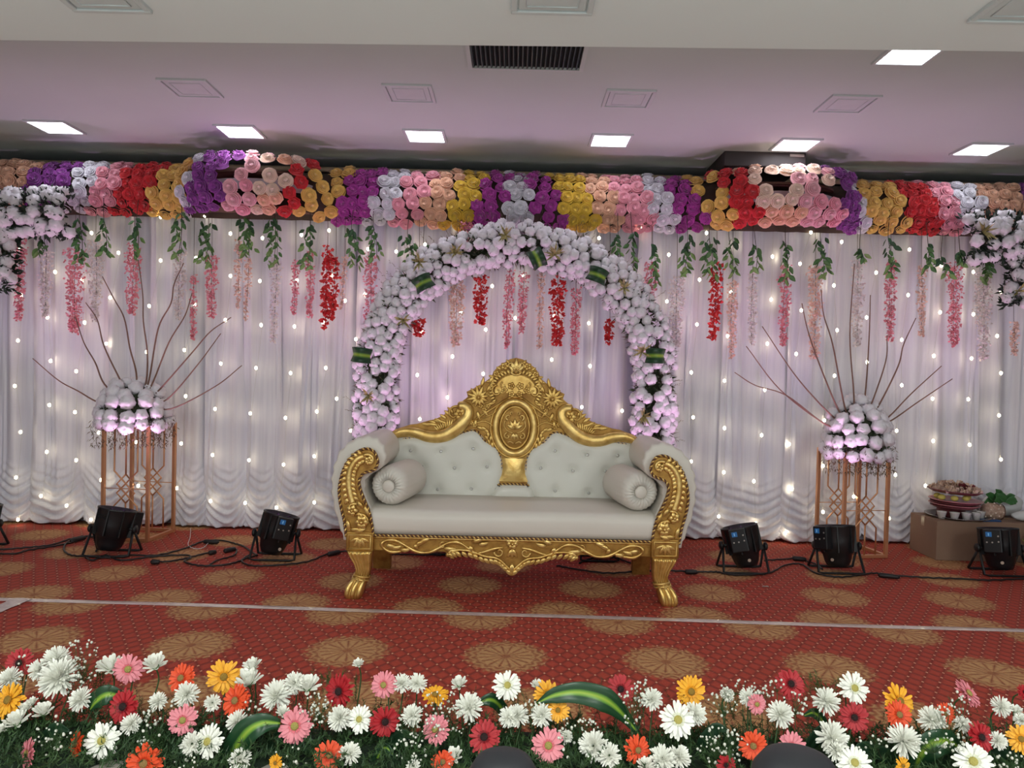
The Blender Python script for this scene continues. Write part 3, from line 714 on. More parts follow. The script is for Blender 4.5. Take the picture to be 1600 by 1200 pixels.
gold = gold_mat('antique_gold', (228, 190, 110), .38, (194, 150, 76))
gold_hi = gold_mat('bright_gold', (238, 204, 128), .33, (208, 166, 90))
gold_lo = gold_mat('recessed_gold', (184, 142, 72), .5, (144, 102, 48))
rope_dark = mat('brown_rope_strand', (92, 56, 38), .6)
leather = mat('ivory_leatherette', (226, 224, 214), .42, var=.015, scale=3, bump=.05, bscale=220)
leather2 = mat('grey_ivory_leatherette', (222, 216, 206), .45, var=.015, scale=3, bump=.05, bscale=220)
XC_ = .022
def mir(P): return [(2 * XC_ - x, y, z) for x, y, z in P]
def L3(px, py, Y):                       # a point of the left half of the sofa
    p = at(px, py, Y); return (p.x, Y, p.z)
def L2(px, py, Y): p = at(px, py, Y); return (p.x, p.z)
sofa = thing('sofa', 'carved gold two-seat throne sofa with tufted ivory upholstery at centre stage', 'sofa', (XC_, 4.1, 0))
BY = 4.40                                 # front face of the back frame
def both(name, fn, m, smooth=True, label=None, parent=sofa):
    """one part for each side"""
    out = []
    for s in (0, 1):
        b = MB(); fn(b)
        if s: b.v = [(2 * XC_ - x, y, z) for x, y, z in b.v]
        out.append(part(name, b, m, parent, smooth, label))
    return out
# back frame plate
top = [(807.5,559),(797,561),(787,567),(777.5,573),(771,581),(768,589),(759,596),(746,603),(740,607),(729,612),(731,620),(721,628),(712,634),(706,637),(700,641),(693,649),(680,655),(661,660),(650,663),(640,664),(631,667),(620,670),(612.5,674),(610,680)]
low = [(629,686),(640,685),(650,685),(665,688),(680,691),(692,690),(702,687),(712,682),(721,678),(730,674),(740,673),(747,675),(752,684),(760,691),(770,696),(777,703),(782,716),(783,728),(782,740),(778,750),(775,757)]
Lt = [L2(x, y, BY) for x, y in top]; Ll = [L2(x, y, BY) for x, y in low]
# square the drawn half to the symmetry axis
zt = Lt[0][1]; Lt[0] = (XC_, zt)
bz = Ll[-1][1]
poly = Lt + Ll + [(2*XC_ - x, z) for x, z in reversed(Ll)] + [(2*XC_ - x, z) for x, z in reversed(Lt[1:])]
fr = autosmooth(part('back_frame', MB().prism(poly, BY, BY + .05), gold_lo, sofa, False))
cx0, cz0 = XC_, at(806, 668, BY).z
def P(px, py, d=0.0): p = at(px, py, BY); return Vector((p.x, BY - d, p.z))
def rope(name, pts, r, parent, pitch=.022, m1=None, m2=None):
    """two-strand twisted trim: one gold strand, one brown strand"""
    pts = spline(pts, 5); S = [0]
    for i in range(1, len(pts)): S.append(S[-1] + (pts[i] - pts[i-1]).length)
    n = int(S[-1] / .0045); rs = [[], []]
    for i in range(n + 1):
        d = S[-1] * i / n; k = min(len(pts) - 2, int(np.searchsorted(S, d, 'right')) - 1); k = max(0, k)
        f = (d - S[k]) / max(1e-9, S[k+1] - S[k]); p = pts[k].lerp(pts[k+1], f); t = (pts[k+1] - pts[k]).normalized()
        a = Vector((0, 1, 0)) if abs(t.y) < .9 else Vector((1, 0, 0)); u = (a - t * a.dot(t)).normalized(); v = t.cross(u)
        for j in (0, 1):
            w = 2 * PI * d / pitch + PI * j; rs[j].append(p + (u * math.cos(w) + v * math.sin(w)) * r * .5)
    part(name, MB().tube(rs[0], r * .62, 5), m1 or gold_hi, parent); part(name, MB().tube(rs[1], r * .62, 5), m2 or rope_dark, parent)
def leafy(b, c, ang, L, Wd, H=.012, Y=None, bend=0):
    """carved acanthus lobe lying on the frame, pointing along ang (in the x-z plane)"""
    c = Vector(c); rows = []
    for f, w, h in ((0, .35, .5), (.2, .85, .9), (.45, 1, 1), (.7, .8, .8), (.9, .42, .5), (1, .05, .2)):
        a = ang + bend * f; d = Vector((math.cos(a), 0, math.sin(a))); s = Vector((-d.z, 0, d.x))
        o = c + Vector((math.cos(ang + bend * f / 2), 0, math.sin(ang + bend * f / 2))) * L * f
        rows.append([o - s*Wd*w*.5 + Vector((0, .003, 0)), o - s*Wd*w*.3 - Vector((0, H*h*.9, 0)), o - Vector((0, H*h*.45, 0)), o + s*Wd*w*.3 - Vector((0, H*h*.9, 0)), o + s*Wd*w*.5 + Vector((0, .003, 0)), o + Vector((0, .006, 0))])
    b.rings(rows, True, True)
def rosette(b, c, r, n=5, H=.012):
    c = Vector(c)
    for k in range(n): leafy(b, c + Vector((math.cos(2*PI*k/n) * r*.15, 0, math.sin(2*PI*k/n) * r*.15)), 2*PI*k/n, r * .9, r * .95, H)
    b.ball(c - Vector((0, H * .8, 0)), r * .3, 7, 5)
def scroll(b, c, r0, turns, a0, rad, sgn=1, Y=0):
    c = Vector(c); pts = []; rr = []
    N = int(20 * turns)
    for i in range(N + 1):
        f = i / N; a = a0 + sgn * turns * 2 * PI * f; r = r0 * (1 - .85 * f)
        pts.append(c + Vector((math.cos(a) * r, -.004, math.sin(a) * r))); rr.append(rad * (1 - .5 * f))
    b.tube(pts, rr, 6)
# rails running from the arms up to the centre
rail_pts = [P(613,683,.01),P(622,677,.012),P(636,674,.014),P(652,676,.016),P(668,681,.016),P(684,682,.016),P(700,678,.016),P(714,669,.016),P(724,659,.016),P(731,650,.014),P(732,640,.012),P(726,634,.01),P(717,634,.01)]
both('top_rail', lambda b: b.tube(spline(rail_pts, 4), [.022 + .017 * math.sin(min(1, i / 30) * PI / 2) * (1 if i < 30 else max(.12, 1 - (i - 30) / 20)) for i in range(len(spline(rail_pts, 4)))], 12, flat=.7), gold_hi)
def orn_side(b):
    rosette(b, P(719, 647, .016), .036, 6, .014)
    scroll(b, P(711, 647, .01), .05, .7, 1.2, .008)
    # shell fan and leaves along the falling edge
    for k in range(9): leafy(b, P(703 - k*2.2, 668 + k * .6, .008), 1.25 + k * .14, .055 - k * .002, .012, .010)
    for k, (x, y) in enumerate(((664,660),(674,657),(683,655),(690,650),(696,645),(700,641))): leafy(b, P(x + 8, y + 5, .004), 2.75 - k * .12, .05, .022, .012, bend=.4)
    for (x, y, a) in ((676,662,2.9),(690,659,2.8)): leafy(b, P(x + 10, y + 3, .004), a, .09, .02, .012, bend=.3)
def orn_burst(b):
    c = P(748, 621, .014)
    for k in range(12): leafy(b, c, 2*PI*k/12 + .2, .072 if k in (2, 3, 4, 5, 6) else .058, .024, .016)
    b.ball(c - Vector((0, .016, 0)), .012, 8, 5)
    for (x, y, a, L) in ((738,640,4.6,.06),(746,642,4.9,.06),(755,640,5.3,.05),(737,650,4.4,.06),(744,655,4.5,.05),(762,632,.2,.05),(760,612,.9,.07),(752,604,1.2,.06),(766,606,1.1,.06),(764,598,.9,.05),(728,632,2.9,.05)):
        leafy(b, P(x, y, .008), a, L, .022, .014, bend=.3)
    for (x, y) in ((751,634),(757,640),(763,634),(736,660),(742,664)): rosette(b, P(x, y, .010), .016, 5, .010)
def orn_crest(b):
    # C scroll with ribs
    for k in range(15):
        a = PI * .5 + k * .145; c = Vector((cx0, BY - .012, at(806, 612, BY).z)) + Vector((math.cos(a) * .125, 0, math.sin(a) * .105))
        leafy(b, c, a + .25, .036, .017, .014)
    scroll(b, P(777, 611, .012), .036, 1.0, 1.6, .009, 1)
    scroll(b, P(787, 602, .012), .02, .9, 1.9, .006, 1)
    for (x, y, r) in ((799,603,.023),(788,609,.021),(799,616,.021)): rosette(b, P(x, y, .014), r, 5, .012)
    rosette(b, P(789, 572, .008), .026, 5, .014); rosette(b, P(776, 584, .008), .022, 5, .014)
    for (x, y, a) in ((796,569,2.0),(783,578,2.4),(772,590,2.6),(768,596,3.0),(800,574,2.6),(790,582,2.9)): leafy(b, P(x, y, .006), a, .034, .018, .012, bend=.5)
def orn_mid(b):
    # straight mouldings framing the oval, acanthus below
    b.tube([P(735,660,.008), P(765,641,.01), P(794,622,.01)], .007, 6); b.tube([P(742,658,.008), P(770,647,.01), P(783,634,.01)], .004, 6)
    b.tube(spline([P(742,661,.008), P(758,658,.01), P(770,666,.01), P(772,680,.01), P(777,694,.008)], 4), .005, 6)
    for k, (x, y, a) in enumerate(((745,667,-.1),(752,667,-.3),(758,670,-.7),(762,674,-1.2),(757,680,-.6),(762,686,-.9),(767,680,-1.4),(768,690,-1.1))): leafy(b, P(x, y, .006), a, .045, .02, .014, bend=-.7)
both('side_scrollwork', orn_side, gold); both('leaf_burst', orn_burst, gold); both('crest_scroll', orn_crest, gold); both('acanthus', orn_mid, gold)
b = MB(); c = Vector((cx0, BY - .012, at(807, 580, BY).z))
for a, L in ((PI/2, .075), (PI/2 + .5, .066), (PI/2 - .5, .066), (PI/2 + 1.0, .055), (PI/2 - 1.0, .055)): leafy(b, c, a, L, .034, .02)
scroll(b, c + Vector((-.035, 0, .03)), .02, .8, 0, .006); scroll(b, c + Vector((.035, 0, .03)), .02, .8, PI, .006, -1)
b.tube([c + Vector((math.cos(a)*.03, -.006, math.sin(a)*.02 - .002)) for a in np.linspace(PI, 2*PI, 9)], .007, 6)
part('palmette', b, gold_hi, sofa)
# crest body between the C scrolls
b = MB(); b.prism([(cx0 + math.cos(a)*.12, at(806,612,BY).z + math.sin(a)*.098) for a in np.linspace(-.1, PI + .1, 22)], BY - .010, BY + .01); part('crest_plate', b, gold, sofa, False)
# oval medallion
def oval(rx, rz, N=40): return [(cx0 + rx*math.cos(2*PI*k/N), cz0 + rz*math.sin(2*PI*k/N)) for k in range(N)]
def ell_tube(rx, rz, y, r, N=48, flat=1.0):
    N_ = N; rings = []
    for k in range(N_ + 1):
        a = 2*PI*k/N_; c = Vector((cx0 + rx*math.cos(a), y, cz0 + rz*math.sin(a))); n = Vector((math.cos(a)*rz, 0, math.sin(a)*rx)).normalized()
        rings.append([c + n*r*math.cos(w) - Vector((0, 1, 0))*r*flat*math.sin(w) for w in np.linspace(0, 2*PI, 11)[:-1]])
    return MB().rings(rings)
part('oval_ring', ell_tube(.113, .152, BY - .010, .021, flat=.8), gold_hi, sofa)
part('oval_bead', ell_tube(.084, .121, BY - .014, .006), gold, sofa); part('oval_bead', ell_tube(.140, .178, BY - .006, .006), gold, sofa)
rings = []
for f in np.linspace(1, .02, 8): rings.append([(cx0 + .084*f*math.cos(2*PI*k/36), BY - .012 - .012*math.sqrt(1 - f*f), cz0 + .121*f*math.sin(2*PI*k/36)) for k in range(36)])
med = part('medallion', MB().rings(rings, False, True), gold_lo, sofa)
b = MB(); mc = Vector((cx0, BY - .024, cz0))
for a, L in ((PI/2, .06), (PI/2 + .55, .055), (PI/2 - .55, .055), (PI/2 + 1.1, .05), (PI/2 - 1.1, .05)): leafy(b, mc + Vector((0, 0, -.005)), a, L, .026, .022)
for a in (-PI/2, -PI/2 + .6, -PI/2 - .6): leafy(b, mc + Vector((0, 0, -.03)), a, .042, .018, .018)
for s in (-1, 1):
    sg = 1 if s > 0 else -1
    scroll(b, mc + Vector((s*.042, 0, -.048)), .02, 1.1, PI/2, .006, -sg); scroll(b, mc + Vector((s*.038, 0, .062)), .018, 1.0, -PI/2, .006, sg)
    scroll(b, mc + Vector((s*.018, 0, .085)), .012, 1.0, -PI/2, .0035, sg)
    b.tube(spline([mc + Vector((s*.008, -.002, -.03)), mc + Vector((s*.04, -.002, -.018)), mc + Vector((s*.062, -.001, .01)), mc + Vector((s*.055, 0, .045))], 4), .004, 5)
    b.tube(spline([mc + Vector((s*.004, -.002, -.09)), mc + Vector((s*.025, -.001, -.08)), mc + Vector((s*.04, 0, -.085))], 4), .0045, 5)
b.v = [(x, y - .004, z) for x, y, z in b.v]; part('lotus_relief', b, gold_hi, med)
# splat under the oval
z0, z1 = at(800, 752, BY).z, at(803, 716, BY).z
rings = []
for zf in np.linspace(0, 1, 9):
    z = z0 + (z1 - z0) * zf; hw = .098 - .035 * math.sin(zf * PI * .8)
    rings.append([(XC_ + hw*q, BY - .004 - .018*(1 - abs(q)**3) * (math.sin(zf*PI)*.5 + .5), z) for q in np.linspace(-1, 1, 11)])
part('splat_panel', MB().rings(rings, closed=False), gold_hi, sofa)
# upholstered back: one dished panel each side of the splat, one low centre piece
def pad(outline, y0, puff, step=.012, buttons=(), edge=.06, inflate=0):
    O = np.array(outline); xs = np.arange(O[:,0].min(), O[:,0].max() + step, step); zs = np.arange(O[:,1].min(), O[:,1].max() + step, step)
    def inside(x, z):
        c = False; n = len(O)
        for i in range(n):
            x1, z1_ = O[i]; x2, z2 = O[(i+1) % n]
            if (z1_ > z) != (z2 > z) and x < (x2 - x1) * (z - z1_) / (z2 - z1_) + x1: c = not c
        return c
    def dist(x, z):
        a = O; b_ = np.roll(O, -1, 0); d = b_ - a; t = np.clip(((x - a[:,0])*d[:,0] + (z - a[:,1])*d[:,1]) / ((d**2).sum(1) + 1e-12), 0, 1)
        return np.sqrt((a[:,0] + t*d[:,0] - x)**2 + (a[:,1] + t*d[:,1] - z)**2).min()
    idx = {}; b = MB(); vs = []
    for i, x in enumerate(xs):
        for j, z in enumerate(zs):
            ins = inside(x, z); dd = dist(x, z)
            if ins or dd < step * 1.0:
                q = min(1, (dd if ins else 0) / edge); h = puff * math.sqrt(max(0, 1 - (1 - q) ** 2))
                for bx, bz in buttons:
                    r2 = (x - bx)**2 + (z - bz)**2; h -= .016 * math.exp(-r2 / .0006) + .004 * math.exp(-r2 / .004)
                idx[i, j] = len(vs); vs.append((x, y0 - h, z))
    fs = []
    for (i, j) in list(idx):
        if (i+1, j) in idx and (i, j+1) in idx and (i+1, j+1) in idx: fs.append((idx[i, j], idx[i+1, j], idx[i+1, j+1], idx[i, j+1]))
    n = len(vs); b.add(vs, fs); return b
PY = BY + .02
out_px = [(575,800),(596,770),(598,740),(606,712),(612,684),(629,681),(650,679),(680,686),(702,682),(721,673),(740,668),(752,676),(760,686),(772,692),(781,702),(787,716),(788,740),(778,764),(764,788),(755,800)]
outl = [L2(x, y, PY) for x, y in out_px]
btn = [(643,703),(690,704),(740,700),(660,728),(711,730),(761,728),(685,763),(737,762)]
for s in (0, 1):
    f = (lambda x: 2*XC_ - x) if s else (lambda x: x)
    O = [(f(x), z) for x, z in outl]; B_ = [(f(at(x, y, PY).x), at(x, y, PY).z) for x, y in btn]
    pd = part('back_cushion', pad(O, PY, .045, buttons=B_), leather, sofa)
    for bx, bz in B_:
        bb = MB(); bb.lathe([(.0095, 0), (.0105, .004), (.007, .009), (.003, .011)], 8, Matrix.Translation((bx, PY - .034, bz)) @ Matrix.Rotation(PI/2, 4, 'X'))
        part('crystal_button', bb, mat('crystal', (226, 226, 222), .08, metal=.6), pd, smooth=False)
O = [L2(x, y, PY) for x, y in ((755,800),(764,780),(774,762),(784,757),(800,757),(812,757))]
O[-1] = (XC_, O[-1][1]); O[-2] = (XC_ - .02, O[-2][1])
part('centre_cushion', pad(O + [(2*XC_ - x, z) for x, z in reversed(O[:-1])], PY - .02, .04, edge=.03), leather, sofa)
part('back_board', MB().rbox((at(618,0,4.45).x, PY + .012, .3), (2*XC_ - at(618,0,4.45).x, PY + .06, at(640, 692, 4.45).z), .01), leather2, sofa)
rp = [P(x, y, .004) for x, y in low[0:]]
rope('rope_trim', rp, .0065, sofa); rope('rope_trim', [Vector((2*XC_ - p.x, p.y, p.z)) for p in rp], .0065, sofa)
rope('rope_trim', [Vector((2*XC_ - rp[-1].x, rp[-1].y, rp[-1].z)), Vector((XC_, rp[-1].y, rp[-1].z + .006)), rp[-1]], .0065, sofa)
# seat
FY = 3.88
sx0 = at(579, 800, FY).x; sx1 = 2*XC_ - sx0
zt_, zb_ = .452, .322
rings = []
for X in np.linspace(sx0 - .03, sx1 + .03, 40):
    e = .004 * math.sin(5 * X)
    pr = [(FY, zb_), (FY - .012, zb_ + .03), (FY - .014 + e, zb_ + .08), (FY - .008, zt_ - .022), (FY + .008, zt_ - .006 + e*.5), (FY + .04, zt_ + e*.5), (FY + .28, zt_ + .006), (BY + .02, zt_ - .004), (BY + .02, zb_)]
    rings.append([(X, y, z) for y, z in pr])
part('seat_cushion', MB().rings(rings, True, True), leather2, sofa)
az = .322
rope('rope_trim', [Vector((sx0 + (sx1 - sx0)*k/20, FY - .018, az - .004)) for k in range(21)], .007, sofa)
# apron with carved vines
half = [(sx0, az - .01), (sx0, .238), (at(694,868,FY).x, .238), (at(700,870,FY).x, .228), (at(712,864,FY).x, .244), (at(735,866,FY).x, .240), (at(756,872,FY).x, .216), (at(775,876,FY).x, .207), (at(787,884,FY).x, .18), (XC_, .138)]
poly = half + [(2*XC_ - x, z) for x, z in reversed(half[:-1])]
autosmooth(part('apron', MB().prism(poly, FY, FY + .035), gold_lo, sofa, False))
part('apron_rail', MB().rbox((sx0, FY - .012, az - .022), (sx1, FY + .004, az - .010), .004), gold_hi, sofa)
FD = lambda px, py, d=.006: Vector((at(px, py, FY).x, FY - d, at(px, py, FY).z))
def vine(b):
    b.tube(spline([FD(628,861),FD(612,862),FD(600,856),FD(597,849),FD(604,844),FD(618,844),FD(634,852),FD(650,861),FD(668,863),FD(684,857),FD(700,848),FD(716,847),FD(730,855),FD(742,864),FD(756,862),FD(772,857),FD(786,855)], 4), [.0065 + .004*math.sin(i*.4)**2 for i in range(65)], 6)
    for (x, y, a, L, bd) in ((626,858,-.3,.05,.8),(604,850,-.5,.05,.6),(650,853,1.0,.05,-1.2),(655,846,.1,.06,.6),(648,850,-1.0,.03,.4),(694,855,-.4,.06,.7),(700,862,.3,.05,-.5),(738,846,.1,.06,.6),(734,852,-1.2,.04,.5),(748,850,-.1,.05,.7),(612,856,0,.05,.5)):
        leafy(b, FD(x, y, .006), a, L*1.05, .027, .017, bend=bd)
    scroll(b, FD(780, 862), .026, 1.1, PI, .006, 1); scroll(b, FD(692, 852), .02, .9, 1.2, .005, 1)
def gadroon(b):
    pts = [half[3], half[4], half[5], half[6], half[7], half[8], half[9]]
    P_ = spline([Vector((x, FY - .008, z)) for x, z in pts], 5)
    b.tube([p + Vector((0, -.002, .006)) for p in P_], .006, 6)
    for i in range(2, len(P_) - 1, 2): leafy(b, P_[i] + Vector((-.012, 0, -.002)), -.75, .042, .025, .018)
    b.tube([Vector((half[3][0], FY - .002, .236)), Vector((half[3][0], FY - .002, .222)), Vector((half[3][0], FY - .002, .210))], [.006, .014, .005], 7)
both('vine_carving', vine, gold_hi); both('gadroon_edge', gadroon, gold_hi)
b = MB(); rosette(b, Vector((XC_, FY - .006, .288)), .03, 6, .016)
for a in (-PI/2, -PI/2 + .5, -PI/2 - .5): leafy(b, Vector((XC_, FY - .006, .262)), a, .05, .022, .014)
leafy(b, Vector((XC_, FY - .008, .185)), -PI/2, .055, .03, .018)
for s in (-1, 1): leafy(b, Vector((XC_ + s*.008, FY - .006, .29)), PI/2 - s*1.1, .045, .018, .012, bend=s*.8)
part('centre_carving', b, gold_hi, sofa)
# arms
AYf = 3.86
def A(px, py, d=0.0, Y=AYf): p = at(px, py, Y); return Vector((p.x, Y - d, p.z))
outer = [(588,711),(583,704),(575,701),(566,702),(556,708),(546,718),(538,731),(533,746),(530,763),(531,781),(534,797),(538,814),(541,838)]
inner = [(583,838),(582,824),(580,812),(577,799),(570,783),(564,768),(561,754),(564,744),(571,738),(580,736),(588,731),(591,721)]
apoly = [tuple(A(x, y))[::2] for x, y in outer + inner]
def arm_plate(b): b.prism(apoly, AYf, AYf + .07)
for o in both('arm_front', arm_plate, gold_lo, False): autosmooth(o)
def arm_orn(b):
    # ridged spine and overlapping scales following the curve
    cl = spline([A(x, y) for x, y in ((572,712),(560,717),(551,727),(546,740),(545,756),(547,772),(551,786))], 6)
    b.tube([p - Vector((0, .006, 0)) for p in cl], .018, 8, flat=.6)
    for i in range(2, len(cl) - 2, 3):
        t = (cl[i+1] - cl[i-1]).normalized(); s = Vector((-t.z, 0, t.x))
        for sg in (-1, 1): leafy(b, cl[i] + s*sg*.012, math.atan2(t.z, t.x) + sg*.75, .04, .024, .016)
    scroll(b, A(576, 719, .008), .034, 1.15, 2.4, .009, -1)
    rosette(b, A(577, 719, .012), .024, 5, .014)
    rosette(b, A(551, 797, .012), .030, 5, .016); scroll(b, A(552, 797, .006), .038, .75, 1.0, .007)
    rosette(b, A(566, 815, .014), .036, 6, .018); scroll(b, A(565, 816, .006), .048, .9, 2.2, .008, -1)
    for (x, y, a, L, bd) in ((558,800,-.6,.06,-.6),(548,826,-.2,.07,.5),(555,831,.1,.06,.6),(570,790,-1.2,.07,.2),(543,812,-1.4,.06,.2),(560,783,-1.0,.05,.2)): leafy(b, A(x, y, .004), a, L, .024, .016, bend=bd)
both('arm_carving', arm_orn, gold_hi)
for s in (0, 1):
    f = (lambda p: Vector((2*XC_ - p.x, p.y, p.z))) if s else (lambda p: p)
    rope('rope_trim', [f(A(x, y, .004)) for x, y in [(591,722)] + outer], .0075, sofa, .026)
    rope('rope_trim', [f(A(x, y, .004)) for x, y in inner], .0075, sofa, .026)
    # corner block
    x0, x1 = sorted((f(A(541, 850)).x, f(A(584, 850)).x)); zb, zt2 = .236, .335
    part('corner_block', MB().rbox((x0, AYf - .012, zb), (x1, AYf + .075, zt2), .006), gold_lo, sofa, False)
    b = MB(); b.tube([(x0+.014, AYf-.014, zb+.014), (x1-.014, AYf-.014, zb+.014), (x1-.014, AYf-.014, zt2-.014), (x0+.014, AYf-.014, zt2-.014), (x0+.014, AYf-.014, zb+.014)], .005, 5)
    cc = Vector(((x0+x1)/2, AYf - .012, zt2 - .03))
    for a in (-PI/2, -PI/2+.6, -PI/2-.6, -PI/2+1.2, -PI/2-1.2): leafy(b, cc, a, .055, .024, .012)
    part('block_carving', b, gold_hi, sofa)
    # cabriole leg with flutes and paw foot
    prof = [(.236, -.064, .064, 0), (.222, -.060, .060, .0), (.200, -.048, .058, .004), (.170, -.030, .056, .008), (.140, -.020, .054, .010), (.110, -.024, .048, .008), (.092, -.034, .042, .004), (.070, -.052, .034, -.002), (.045, -.066, .026, -.012), (.018, -.070, .018, -.02), (.0, -.064, .014, -.02)]
    lc = (A(562, 880)).x
    def legp(b):
        rings = []
        for z, a, c_, yo in prof:
            r = []
            for q in np.linspace(-1, 1, 13):
                hx = (a + c_) / 2 + (c_ - a) / 2 * q; fl = .004 * abs(math.sin(q * PI * 3)) if z > .1 else .007 * abs(math.sin((q + 1) * PI * 1.5))
                r.append((lc + hx, AYf - .012 + yo - fl - .012 * (1 - q*q), z))
            for q in np.linspace(1, -1, 4): r.append((lc + (a + c_)/2 + (c_ - a)/2*q, AYf + .06 + yo*.3 + .008*(1 - q*q), z))
            rings.append(r)
        b.rings(rings, True, True)
    bl = MB(); legp(bl)
    if s: bl.v = [(2*XC_ - x, y, z) for x, y, z in bl.v]
    lg = part('leg', bl, gold, sofa)
    bl = MB()
    for zz, a, c_ in ((.112, -.026, .052), (.096, -.034, .046)): bl.tube([(lc + a, AYf + .02, zz + .004), (lc + a + .002, AYf - .018, zz), (lc + (a + c_)/2, AYf - .026, zz - .004), (lc + c_ - .002, AYf - .018, zz - .008), (lc + c_, AYf + .02, zz - .006)], .0065, 6)
    for k in range(6):
        q = (k + .5) / 6 * 2 - 1; bl.tube([(lc + (a + c_)/2 + (c_ - a)/2*q, AYf - .014 + yo - .013*(1 - q*q) , z) for z, a, c_, yo in prof[:6]], [.0055, .006, .0055, .005, .0045, .004], 6)
    for k in range(3):
        q = (k + .5) / 3 * 2 - 1; bl.tube([(lc + (a + c_)/2 + (c_ - a)/2*q, AYf - .016 + yo - .010*(1 - q*q), z + .004) for z, a, c_, yo in prof[6:]], [.008, .012, .014, .013, .008], 7)
    if s: bl.v = [(2*XC_ - x, y, z) for x, y, z in bl.v]
    part('leg_fluting', bl, gold_hi, lg)
    # plain rear leg
    rx = f(at_l := Vector(at(596, 880, 4.40))).x
    bl = MB(); bl.rings([[(rx + dx - .03*(1-zf)*(1 if not s else -1)*0, 4.36 + dy + .05*(1 - zf), zf * .26) for dx, dy in ((-.05, 0), (.05, 0), (.05, .06), (-.05, .06))] for zf in (0, .3, .6, 1)], True, True)
    part('leg', bl, gold_lo, sofa, False)
# upholstered rolled arms
aout = [(541,846),(534,836),(526,812),(519,783),(517,762),(518,742),(522,724),(530,706),(542,694),(556,686),(571,682),(585,684),(596,693),(602,706),(602,720),(595,732),(583,739),(573,747),(569,760),(572,776),(579,793),(584,820),(585,846)]
def arm_pad(b):
    rings = []; C_ = np.array([tuple(A(x, y, 0, AYf + .03))[::2] for x, y in aout]); N = len(C_)
    C2 = []
    for i in range(N):
        for k in range(3):
            t = k/3; a_, b_, c_, d_ = C_[(i-1) % N], C_[i], C_[(i+1) % N], C_[(i+2) % N]
            C2.append(.5*((2*b_) + (c_-a_)*t + (2*a_-5*b_+4*c_-d_)*t*t + (3*b_-a_-3*c_+d_)*t**3))
    C2 = np.array(C2); ctr = C2.mean(0)
    # wrinkles gathered around the front edge
    for k, (y, sc) in enumerate(((AYf + .035, .93), (AYf + .04, .985), (AYf + .06, 1.0), (AYf + .12, 1.012), (AYf + .2, 1.01), (AYf + .35, 1.0), (AYf + .5, .995), (AYf + .56, .98), (AYf + .575, .93))):
        row = []
        for j, c in enumerate(C2):
            wv = .006 * math.sin(j * 1.9) * math.exp(-((y - AYf - .06) / .05) ** 2)
            dd = (c - ctr); L = math.hypot(*dd); q = ctr + dd * (sc + wv / L)
            row.append((q[0], y, q[1]))
        rings.append(row)
    b.rings(rings, True, True)
both('arm_pad', arm_pad, leather2)

# bolsters lying on the seat
def bolster(px, py, bx, by, label):
    c0 = at(px, py, 3.93); c1 = Vector((at(bx, by, 4.30).x, 4.32, c0.z + .005)); R = .103
    c0.z = c1.z = .452 + R + .006
    ax = (c1 - c0); L = ax.length
    M = Matrix.Translation(c0) @ Vector((0, 0, 1)).rotation_difference(ax.normalized()).to_matrix().to_4x4()
    t = thing('bolster_cushion', label, 'cushion', Vector((c0.x, c0.y, .452)))
    seg = 72; rings = []
    for r, z, w in ((.028, .012, 0), (.034, .004, .002), (.045, -.006, .011), (.062, -.010, .012), (.080, -.002, .010), (.094, .016, .006), (R, .045, .0005), (R + .002, L*.5, 0), (R, L - .045, .0005), (.09, L - .018, .002), (.062, L + .006, .004), (.034, L - .004, 0)):
        rings.append([((r + w*math.sin(k*2.2)) * math.cos(2*PI*k/seg), (r + w*math.sin(k*2.2)) * math.sin(2*PI*k/seg), z + w*1.1*math.sin(k*2.2)) for k in range(seg)])
    part('cover', MB().rings(rings, True, True, M), leather2, t)
    for z, sg in ((.004, -1), (L - .004, 1)):
        part('end_button', MB().lathe([(.033, 0), (.034, sg*.006), (.026, sg*.013), (.010, sg*.016), (.001, sg*.0165)], 24, M @ Matrix.Translation((0, 0, z))), leather2, t)
bolster(607, 766, 642, 745, 'round ivory bolster with pleated end leaning in the left sofa corner')
bolster(1001, 777, 966, 757, 'round ivory bolster with pleated end leaning in the right sofa corner')

# ------------------------------------------------------------------ tape over the carpet joint
tape = mat('clear_tape', (206, 186, 180), .22, var=.12, scale=20, coat=.5, bump=.3, bscale=60)
b = MB(); N = 120; rows = []
for i in range(N + 1):
    x = -5.9 + 11.8 * i / N; yc = TAPE_L.y + (TAPE_R.y - TAPE_L.y) * (x + 6) / 12 + .004 * math.sin(x * 3)
    rows.append([(x, yc - .024, .0015), (x, yc - .01, .003 + .0015 * math.sin(x * 9)), (x, yc + .01, .0032), (x, yc + .024, .0015)])
b.rings(rows, closed=False)
solo('floor_tape', b, tape, 'long strip of clear tape over the carpet joint across the stage', 'tape', kind=None)
a, c = onfloor(-40, 968), onfloor(38, 936); d = (c - a).normalized(); s = Vector((-d.y, d.x, 0)) * .045
b = MB(); b.rings([[a + d*(c-a).length*f + s*q + Vector((0, 0, .0045 + .001*math.sin(f*20 + q*3))) for q in (-1, -.3, .3, 1)] for f in np.linspace(0, 1, 12)], closed=False)
solo('floor_tape', b, tape, 'short crooked piece of clear tape at the left end of the long strip', 'tape')

